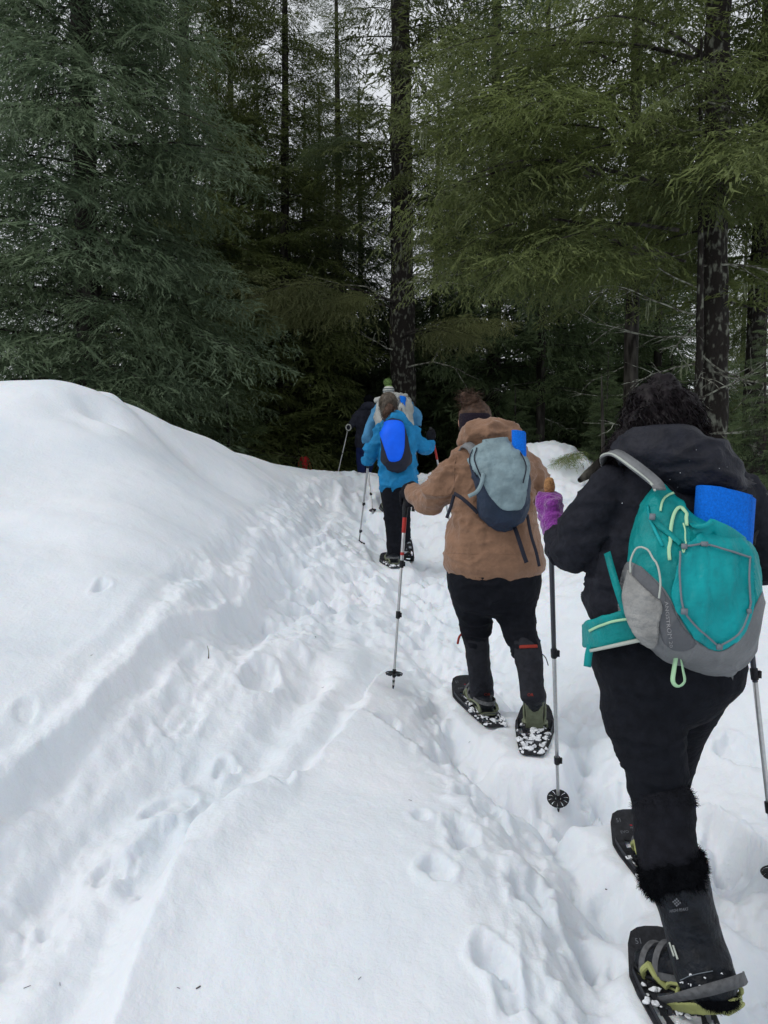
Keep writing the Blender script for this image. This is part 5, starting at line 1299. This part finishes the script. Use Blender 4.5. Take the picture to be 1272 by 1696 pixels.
V, Q = remesh([rows(B_hips), limb(B_legL), limb(B_legR)], .009, 4)
V = folds(V, Q, .030, (6, 6, 14), 69, mask=lambda v: .2 + .8 * near_pt(v, [P(788, 1045, 3.9), P(870, 1068, 3.7), P(815, 990, 3.7)], .12)); add('trousers', (V, Q), B, M['black_trousers'])
for i, (g, pc) in enumerate(((B_gL, [(780, 1051), (807, 1047), (807, 1053), (781, 1058)]), (B_gR, [(860, 1069), (889, 1068), (890, 1073), (861, 1074)]))):
    V, Q = remesh([limb(g, 1.0, n=28)], .006, 2); V = folds(V, Q, .006, (8, 8, 12), 70 + i); add('gaiter', (V, Q), B, M['gaiter_cloth'])
    add('gaiter_trim', patch(V, Q, pc, .004, smoothpoly=0), B, M['rust'])
    sg = Surf(V, Q); lb = (802, 1152) if i == 0 else (874, 1153)
    add('lettering', text_on(sg, 'MSR' if 0 else 'OR', lb, (1.1, 0), (0, -1), 4.5, .003, 3.9), B, M['rust'])
add('strap_end', tube([P(768, 1048, 3.93), P(761, 1054, 3.93), P(758, 1066, 3.93)], .006, 6), B, M['rust'])
add('cord_end', tube([P(897, 1082, 3.7), P(904, 1090, 3.7), P(908, 1102, 3.7)], .0025, 6), B, M['plastic'])
# head: bun, headband, hair
V, Q = remesh([ball(P(787, 693, 3.96), (.086, .092, .105), 20)], .006, 1); V = V + normals(V, Q) * (.005 * vnoise(V * [30, 30, 90], 3))[:, None]
bun = remesh([ball(P(778, 664, 3.93), (.042, .038, .036), 14), ball(P(770, 657, 3.93), .022, 10), ball(P(788, 676, 3.93), .030, 10)], .005, 1); bv = bun[0] + normals(*bun) * (.007 * vnoise(bun[0] * 60, 3))[:, None]
add('hair', merge((V, Q), (bv, bun[1]), strands(bv, bun[1], 500, .05, .0022, 3, down=.0, curl=.010, segs=6, freq=1.5), strands(V, Q, 160, .04, .0012, 4, down=.5, curl=.006, sel=lambda v: pix(v)[0] < 775)), B, M['hair_brown'])
add('headband', remesh([rows([(686, 761, 811, 3.955, .090), (700, 760, 813, 3.955, .096), (716, 762, 812, 3.955, .090)], cap=.1)], .006, 2), B, M['headband'])
pB = (P(673, 817, 4.12), ghit(651, 1141)); axB = (pB[1] - pB[0]) / np.linalg.norm(pB[1] - pB[0])
V, Q = remesh([(lambda g: (g[0], g[1].tolist()))(grip_hand(P(672, 826, 4.125), -axB, P(683, 812, 4.09), 1.05, .006)), limb([(672, 812, 4.12, 11), (684, 811, 4.10, 15)])], .006, 2); add('glove', (V, Q), B, M['black_cloth'])
add('wrist_strap', strap([P(682, 828, 4.08), P(685, 838, 4.08), P(684, 847, 4.08)], [(0, -1, 0)] * 3, .018, .003), B, M['plastic'])
add('glove', remesh([limb([(905, 846, 4.1, 13), (908, 862, 4.15, 12)]), ball(P(908, 868, 4.18), (.045, .05, .05), 12)], .008, 2), B, M['black_cloth'])
pole(pB[0], pB[1], 'silver pole with red upper section in the brown-jacketed person\'s black glove', [(.08, .20, .012, 'red_paint'), (.19, .37, .010, 'alu'), (.30, .315, .0106, 'red_paint'), (.36, .63, .0085, 'alu'), (.62, .98, .007, 'alu')], [.36, .62], .92)
fb = snowshoe(*SHOES['bl'], 'snowshoe under the brown-jacketed person\'s left boot', M['binding2'], 3, snow=46)
boot(B, fb, P(798, 1158, 4.1), M['boot'], .055)
fr = snowshoe(*SHOES['br'], 'snowshoe seen from behind with sage green heel plate beside the cork-handled pole', M['binding2'], 4, snow=34, pitch=math.radians(58))
boot(B, fr, P(885, 1148, 3.68), M['boot'], .058)

BB = empty('backpack', P(830, 880, 3.66), 'blue-grey and navy backpack on the brown jacket', 'backpack')
V, Q = remesh([rows([(734, 802, 845, 3.70, .035), (742, 788, 858, 3.69, .06), (765, 776, 872, 3.67, .09), (795, 784, 877, 3.65, .105), (825, 790, 876, 3.65, .11), (855, 793, 870, 3.66, .10), (872, 812, 856, 3.69, .06)], pw=2.5, n=40)], .0065, 3)
V = folds(V, Q, .012, (11, 9, 8), 81); add('main_bag', (V, Q), BB, M['pack_navy']); SP = Surf(V + normals(V, Q) * .008, Q)
V2 = folds(V, Q, .012, (13, 9, 15), 84); add('top_panel', patch(V2, Q, [(780, 732), (845, 726), (862, 745), (876, 768), (873, 800), (866, 838), (850, 845), (830, 842), (812, 822), (798, 795), (782, 775), (772, 752)], .006), BB, M['pack_grey'])
for pts in ([(783, 745), (778, 765), (790, 790)], [(862, 750), (871, 772), (866, 800)], [(790, 742), (786, 762), (797, 790), (800, 800)]): add('bungee_cord', cord_on(SP, pts, .003, .002, 3.6), BB, M['strap_navy'])
add('pull_tab', strap([P(801, 783, 3.55), P(797, 802, 3.54), P(789, 815, 3.54), P(776, 822, 3.55)], [(-.3, -1, 0)] * 4, .018, .004), BB, M['pack_grey'])
add('strap_tail', strap([P(852, 873, 3.66), P(858, 890, 3.62), P(866, 915, 3.60), P(872, 932, 3.60)], [(0, -1, .2)] * 4, .020, .003), BB, M['strap_navy'])
add('strap_tail', strap([P(873, 852, 3.68), P(879, 885, 3.62), P(888, 915, 3.61), P(893, 938, 3.61)], [(.2, -1, .2)] * 4, .015, .003), BB, M['strap_navy'])
add('side_strap', strap([P(752, 817, 3.72), P(765, 825, 3.68), P(780, 838, 3.66), P(792, 850, 3.66)], [(-.4, -1, 0)] * 4, .018, .003), BB, M['strap_navy'])
add('strap_tail', strap([P(752, 820, 3.73), P(747, 838, 3.73), P(740, 858, 3.74)], [(-.3, -1, 0)] * 3, .016, .003), BB, M['strap_navy'])
add('shoulder_strap', strap([P(764, 745, 3.84), P(770, 738, 3.80), P(780, 742, 3.75), P(786, 752, 3.72)], [(-.3, -.5, .8)] * 4, .045, .012), BB, M['grey_nylon'])
foam_roll(P(862, 800, 3.66), P(860, 715, 3.66), .040, .85, 'narrow blue foam mat rolled beside the blue-grey backpack', th=.007)

# ---- C: blue jacket ----
C_ = empty('person', (0.11, 7.6, gz(0.11, 7.6)), 'person in a bright blue jacket with an ash-brown ponytail', 'person', 'people snowshoeing up the trail')
C_torso = [(692, 645, 668, 7.62, .06), (702, 632, 684, 7.62, .10), (716, 628, 690, 7.6, .14), (740, 629, 690, 7.6, .15), (765, 628, 689, 7.6, .16), (790, 627, 691, 7.6, .18), (803, 627, 690, 7.6, .18)]
C_hips = [(795, 630, 687, 7.6, .15), (812, 631, 681, 7.6, .15), (825, 632, 678, 7.6, .13)]
C_armL = [(634, 712, 7.6, 12), (621, 735, 7.6, 12), (612, 753, 7.6, 11.5), (609, 762, 7.7, 9)]
C_armR = [(681, 712, 7.6, 12), (693, 729, 7.62, 11), (705, 741, 7.68, 10), (714, 735, 7.75, 7.5)]
C_legL = [(648, 815, 7.6, 18), (650, 850, 7.62, 15.5), (652, 890, 7.63, 13), (654, 915, 7.62, 12), (655, 928, 7.62, 10)]
C_legR = [(665, 815, 7.6, 16), (667, 850, 7.65, 13), (670, 880, 7.7, 10), (672, 893, 7.75, 9)]
body(C_, C_torso, C_hips, [C_armL, C_armR], [C_legL, C_legR], P(644, 674, 7.72), .088, .1, .02, P(650, 700, 7.65))
V, Q = remesh([rows(C_torso), limb(C_armL), limb(C_armR), rows([(688, 642, 668, 7.56, .06), (700, 634, 676, 7.56, .09)])], .014, 3)
add('jacket', (folds(V, Q, .05, (5, 5, 9), 91), Q), C_, M['blue_jacket'])
V, Q = remesh([limb([(636, 702, 7.6, 5), (646, 694, 7.5, 8), (660, 692, 7.5, 9), (670, 702, 7.55, 6)], ref=(0, 1, .3))], .012, 2); add('hood', (folds(V, Q, .02, (6, 6, 12), 92), Q), C_, M['blue_jacket'])
V, Q = remesh([rows(C_hips), limb(C_legL), limb(C_legR)], .014, 3); add('trousers', (folds(V, Q, .016, (5, 5, 9), 93), Q), C_, M['black_trousers'])
V, Q = remesh([ball(P(643, 666, 7.68), (.095, .10, .105), 18), ball(P(640, 678, 7.62), (.055, .05, .09), 12)], .01, 1)
add('hair', merge((V, Q), strands(V, Q, 500, .07, .006, 3, down=.9, curl=.006)), C_, M['hair_ash'])
V, Q = remesh([limb([(646, 672, 7.52, 6), (642, 683, 7.5, 6.5), (640, 693, 7.5, 4)])], .01, 1); add('ponytail', merge((V, Q), strands(V, Q, 250, .08, .005, 3, down=.9, curl=.006)), C_, M['hair_brown'])
pC2 = (P(714, 712, 7.76), P(758, 928, 8.0)); pC = (P(611, 758, 7.72), ghit(595, 896))
for pp, hh, ww in ((pC2, P(715, 720, 7.76), P(714, 733, 7.75)), (pC, P(611, 764, 7.73), P(610, 758, 7.7))):
    add('glove', remesh([(lambda g: (g[0], g[1].tolist()))(grip_hand(hh, pp[0] - pp[1], ww, 1.25, .01))], .01, 1), C_, M['black_cloth'])
pole(pC[0], pC[1], 'silver pole with hooked rubber foot in the blue-jacketed person\'s left hand', [(.08, .5, .012, 'alu'), (.48, .98, .009, 'alu')], [.53, .87], None, hook=True)
pole(pC2[0], pC2[1], 'red-topped pole in the raised right hand of the blue-jacketed person', [(.08, .22, .012, 'red_paint'), (.21, .98, .010, 'alu')], [.5], .93)
fc = snowshoe(*SHOES['cl'], 'snowshoe on the ground under the blue-jacketed person', M['binding2'], 5, snow=30, prints=False)
boot(C_, fc, P(655, 925, 7.62), M['boot'], .055, vox=.012)
fc2 = snowshoe(P(673, 893, 7.72), P(671, 917, 7.98), 'snowshoe with its heel lifted showing the underside, behind the silver pole', M['binding2'], 6, snow=40, prints=False)
boot(C_, fc2, P(672, 888, 7.8), M['boot'], .055, vox=.012)
BC = empty('backpack', P(655, 778, 7.4), 'backpack with a royal blue cover on the blue jacket', 'backpack')
V, Q = remesh([rows([(700, 640, 669, 7.45, .08), (715, 633, 673, 7.42, .11), (740, 630, 677, 7.4, .13), (762, 631, 682, 7.4, .14), (774, 640, 675, 7.42, .09)], pw=2.5)], .012, 2)
add('main_bag', (folds(V, Q, .02, (6, 6, 6), 95), Q), BC, M['strap_navy'])
add('cover', patch(V, Q, [(633, 704), (643, 698), (660, 698), (668, 706), (669, 735), (667, 752), (661, 762), (646, 763), (640, 750), (634, 730), (630, 714)], .014), BC, M['royal'])

# ---- D: green pompom hat, pale pack ----
D_ = empty('person', (0.13, 10.3, gz(0.13, 10.3)), 'person with a green pompom hat and faded blue jacket behind the bright blue one', 'person', 'people snowshoeing up the trail')
D_torso = [(660, 640, 668, 10.35, .06), (668, 622, 684, 10.33, .12), (685, 618, 686, 10.3, .16), (710, 620, 684, 10.3, .17), (740, 620, 684, 10.3, .19), (756, 620, 685, 10.3, .19)]
D_hips = [(750, 624, 680, 10.3, .16), (770, 624, 679, 10.3, .16), (780, 626, 676, 10.3, .13)]
D_armL = [(628, 678, 10.3, 10), (616, 700, 10.25, 9.5), (609, 720, 10.2, 9), (607, 733, 10.25, 7)]
D_armR = [(678, 678, 10.3, 10), (690, 686, 10.3, 9), (692, 694, 10.3, 8), (690, 703, 10.35, 7)]
D_legL = [(640, 775, 10.3, 13), (638, 800, 10.3, 10.5), (640, 830, 10.2, 8), (641, 842, 10.15, 7)]
D_legR = [(664, 775, 10.3, 13), (662, 800, 10.4, 10.5), (661, 825, 10.5, 8), (660, 836, 10.5, 7)]
body(D_, D_torso, D_hips, [D_armL, D_armR], [D_legL, D_legR], P(645, 652, 10.45), .088, 0, .025, P(650, 664, 10.4))
V, Q = remesh([rows(D_torso), limb(D_armL), limb(D_armR)], .018, 2); add('jacket', (folds(V, Q, .03, (3, 3, 6), 101), Q), D_, M['sky_jacket'])
V, Q = remesh([rows(D_hips), limb(D_legL), limb(D_legR)], .018, 2); add('trousers', (V, Q), D_, M['black_trousers'])
zt = [(650, 634.5, 652.5, 10.42, .078), (647.6, 634, 653, 10.42, .08), (645, 634.5, 652.8, 10.42, .079), (642.6, 636, 652, 10.42, .07), (640.2, 638, 650, 10.42, .055)]
hat = remesh([rows(zt, cap=.3)], .008, 1); add('knitted_hat', hat, D_, M['wool_white'])
for yy in (648.2, 644.4): add('hat_stripe', rows([(yy + .7, 633.8, 653.2, 10.42, .082), (yy - .7, 634, 653.0, 10.42, .081)], cap=.05), D_, M['wool_grey'])
add('hat_stripe', rows([(640.6, 637.6, 650.4, 10.42, .056), (638.4, 638.8, 649.2, 10.42, .046)], cap=.2), D_, M['lime'])
b0 = ball(P(642, 633.5, 10.42), .050, 16); V, Q = remesh([b0], .008, 1); add('pompom', merge((V, Q), fur(V, Q, 900, .022, .004, 3, .1)), D_, M['lime'])
add('boot', tube([P(641, 840, 10.15), P(641, 846, 10.1), P(640, 845, 10.35)], [.06, .055, .045], 12), D_, M['boot']); add('boot', tube([P(660, 834, 10.5), P(660, 841, 10.45), P(660, 838, 10.7)], [.06, .055, .045], 12), D_, M['boot'])
pD = (P(604, 735, 10.2), ghit(618, 852)); pD2 = (P(692, 700, 10.3), P(681, 842, 10.3))
for pp, hh, ww in ((pD, P(605, 740, 10.2), P(607, 733, 10.25)), (pD2, P(692, 707, 10.32), P(690, 700, 10.35))):
    add('glove', remesh([(lambda g: (g[0], g[1].tolist()))(grip_hand(hh, pp[0] - pp[1], ww, 1.2, .012))], .012, 1), D_, M['black_cloth'])
pole(pD[0], pD[1], 'pole with black basket planted left of the bright blue jacket', [(.08, .6, .012, 'alu'), (.58, .98, .010, 'alu')], [.72], .94)
pole(pD2[0], pD2[1], 'thin pale pole held by the person in the green pompom hat', [(.08, .98, .012, 'alu')], [.6], .94)
for k, a in (('dl', 'left'), ('dr', 'right')): snowshoe(*SHOES[k], '%s snowshoe of the person in the green pompom hat' % a, M['binding2'], 7, snow=0, prints=False)
BD = empty('backpack', P(652, 735, 10.0), 'large pale grey backpack behind the ash-brown ponytail', 'backpack')
V, Q = remesh([rows([(656, 636, 670, 10.05, .08), (662, 626, 679, 10.02, .12), (680, 621, 683, 10.0, .15), (705, 622, 684, 10.0, .16), (728, 628, 678, 10.02, .12)], pw=2.6)], .016, 2)
add('main_bag', (folds(V, Q, .05, (6, 6, 3), 105), Q), BD, M['pale_pack']); SD = Surf(V, Q)
lid = remesh([limb([(622, 663, 10.0, 5), (634, 660, 9.95, 5), (650, 659, 9.93, 5), (664, 657, 9.95, 4), (674, 655, 10.0, 4)], ref=(0, 1, .3))], .014, 1); add('lid', (folds(lid[0], lid[1], .025, (8, 8, 8), 108), lid[1]), BD, M['pale_pack'])
add('bungee_cord', cord_on(SD, [(663, 660), (657, 680), (655, 700)], .006, .006, 10), BD, M['wool_grey']); add('bungee_cord', cord_on(SD, [(668, 664), (664, 685), (667, 706)], .006, .006, 10), BD, M['wool_grey'])
foam_roll(P(667, 690, 9.92), P(668, 657, 9.92), .052, .85, 'blue foam mat peeking from the pale grey backpack', th=.012)

# ---- E: dark jacket ahead ----
E_ = empty('person', (-0.46, 15.4, gz(-0.46, 15.4)), 'person in dark jacket and navy trousers ahead on the crest, pole in left hand', 'person', 'people snowshoeing up the trail')
E_torso = [(672, 602, 620, 15.42, .07), (680, 592, 628, 15.4, .14), (690, 588, 631, 15.4, .17), (710, 589, 631, 15.4, .18), (730, 588, 630, 15.4, .19), (739, 588, 629, 15.4, .18)]
E_hips = [(735, 590, 626, 15.4, .16), (748, 590, 624, 15.4, .16)]
E_armL = [(594, 686, 15.4, 7.5), (587, 697, 15.35, 7), (581, 706, 15.3, 5.5)]; E_armR = [(626, 686, 15.4, 7.5), (633, 700, 15.4, 7), (636, 712, 15.5, 5)]
E_legL = [(598, 745, 15.4, 9), (598, 768, 15.4, 7.5), (599, 790, 15.4, 5.5), (599, 796, 15.4, 5)]; E_legR = [(613, 745, 15.4, 9), (612, 768, 15.5, 7.5), (606, 792, 15.7, 5)]
body(E_, E_torso, E_hips, [E_armL, E_armR], [E_legL, E_legR], P(611, 664, 15.5), .095, 0, .03, P(610, 676, 15.45))
V, Q = remesh([rows(E_torso), limb(E_armL), limb(E_armR)], .02, 2); add('jacket', (folds(V, Q, .03, (3, 3, 5), 111), Q), E_, M['charcoal'])
V, Q = remesh([rows(E_hips), limb(E_legL), limb(E_legR)], .02, 2); add('trousers', (V, Q), E_, M['navy'])
add('knitted_hat', remesh([ball(P(611, 663, 15.5), (.112, .115, .12), 14)], .015, 1), E_, M['furm'])
add('hood', remesh([limb([(598, 678, 15.35, 4), (606, 673, 15.3, 7), (616, 673, 15.3, 7), (624, 679, 15.35, 4)], ref=(0, 1, .3))], .016, 1), E_, M['charcoal'])
add('boot', tube([P(599, 794, 15.4), P(599, 799, 15.35), P(598.5, 798, 15.6)], [.06, .055, .045], 12), E_, M['boot'])
add('boot', tube([P(606, 792, 15.7), P(606, 797, 15.65), P(606, 796, 15.9)], [.06, .055, .045], 12), E_, M['boot'])
pE = (P(578, 704, 15.3), P(556, 799, 15.2))
add('glove', remesh([(lambda g: (g[0], g[1].tolist()))(grip_hand(P(578, 708, 15.3), pE[0] - pE[1], P(582, 706, 15.3), 1.3, .014))], .014, 1), E_, M['charcoal'])
pole(pE[0], pE[1], 'white-strapped pole reaching down from the dark-jacketed person on the crest', [(.08, .98, .013, 'alu')], [.5], .95)
add('wrist_loop', loft([P(577, 708, 15.2) + np.array([math.cos(q) * .05, 0, math.sin(q) * .06]) for q in np.linspace(0, 6.28, 16)], [.013] * 16, n=6, sub=1, cap=0, ref=(0, 1, 0)), E_, M['wool_white'])
snowshoe(*SHOES['el'], 'snowshoe on the left foot of the dark-jacketed person on the crest', M['binding2'], 8, snow=20, prints=False)
snowshoe(*SHOES['er'], 'snowshoe on the right foot of the dark-jacketed person on the crest', M['binding2'], 9, snow=0, prints=False)
BE = empty('backpack', P(618, 735, 15.15), 'dark grey backpack on the dark jacket of the person on the crest', 'backpack')
V, Q = remesh([rows([(684, 608, 628, 15.18, .08), (700, 604, 630, 15.15, .13), (722, 604, 630, 15.15, .14), (734, 607, 628, 15.18, .1)])], .018, 1); add('main_bag', (folds(V, Q, .03, (4, 4, 4), 3), Q), BE, M['strap_navy'])

# ---- F: going down beyond the bank with a red pack ----
zf = gz((500 - 636) / F * 17.5, 17.5)
F_ = empty('person', ((500 - 636) / F * 17.5, 17.5, zf), 'person wearing a black hat disappearing behind the snow bank', 'person', 'people snowshoeing up the trail')
F_torso = [(764, 492, 508, 17.5, .08), (768, 485, 515, 17.5, .15), (785, 484, 516, 17.5, .18), (812, 486, 514, 17.5, .18)]
F_hips = [(808, 488, 512, 17.5, .16), (822, 488, 512, 17.5, .15)]
gl = float(pix(np.array([[(500 - 636) / F * 17.5, 17.5, zf]]))[1][0])
F_legs = [[(494, 818, 17.5, 6.5), (494, 840, 17.5, 5.5), (494, gl - 3, 17.5, 4.5)], [(506, 818, 17.5, 6.5), (506, 840, 17.6, 5.5), (506, gl - 3, 17.8, 4.5)]]
F_arms = [[(487, 772, 17.5, 5.5), (482, 788, 17.5, 5), (481, 802, 17.7, 4)], [(513, 772, 17.5, 5.5), (518, 788, 17.5, 5), (519, 802, 17.7, 4)]]
body(F_, F_torso, F_hips, F_arms, F_legs, P(499, 756, 17.6), .095, 0, .03, P(500, 766, 17.55))
V, Q = remesh([rows(F_torso)] + [limb(a) for a in F_arms], .025, 1); add('jacket', (V, Q), F_, M['black_cloth'])
V, Q = remesh([rows(F_hips)] + [limb(a) for a in F_legs], .025, 1); add('trousers', (V, Q), F_, M['black_trousers'])
add('knitted_hat', remesh([ball(P(498, 754, 17.6), (.11, .12, .12), 14)], .018, 1), F_, M['furm'])
for k in (0, 1): add('boot', tube([P(F_legs[k][-1][0], gl - 4, F_legs[k][-1][2]), P(F_legs[k][-1][0], gl - 1, F_legs[k][-1][2] + .2)], [.06, .045], 10), F_, M['boot']); add('glove', ball(P(F_arms[k][-1][0], F_arms[k][-1][1] + 5, 17.75), .05, 10), F_, M['black_cloth'])
BF = empty('backpack', P(505, 785, 17.2), 'red backpack just above the edge of the snow bank', 'backpack')
V, Q = remesh([rows([(759, 498, 510, 17.25, .07), (766, 495, 514, 17.22, .12), (782, 494, 516, 17.2, .14), (798, 497, 513, 17.25, .1)])], .018, 1); add('main_bag', (folds(V, Q, .04, (5, 5, 5), 3), Q), BF, M['red']); SR = Surf(V, Q)
for pts in ([(500, 762), (499, 775)], [(509, 762), (511, 775)]): add('dark_strap', cord_on(SR, pts + [(pts[1][0], 785)], .010, .01, 17), BF, M['plastic'])

# small twig poking out of the track's edge, bits of bark on the snow
c = hit([(344, 1055)])[0]; z_ = gz(*c)
tag(add('twig', tube([np.array([c[0], c[1], z_ - .03]), np.array([c[0] + .004, c[1], z_ + .03]), np.array([c[0] - .004, c[1] + .005, z_ + .065])], [.004, .003, .0015], 6), None, M['dead_wood']), 'small dark twig sticking out of the crumbled edge of the left track', 'twig')
rg = np.random.default_rng(12); bits = []
for k in range(18):
    px, py = rg.uniform(20, 1250), rg.uniform(880, 1680); q = ghit(px, py)
    a = rg.random() * 3.14; l = rg.uniform(.004, .012) if k % 7 else rg.uniform(.005, .009); d = np.array([math.cos(a), math.sin(a), .1]) * l
    bits.append(tube([q - d + [0, 0, .003], q + d + [0, 0, .004]], 0.0008 if k % 7 else .0022, 5, 1))
tag(add('needle_litter', join(bits), None, M['bark']), 'fallen needles and bark crumbs scattered on the snow', 'litter', kind='stuff')
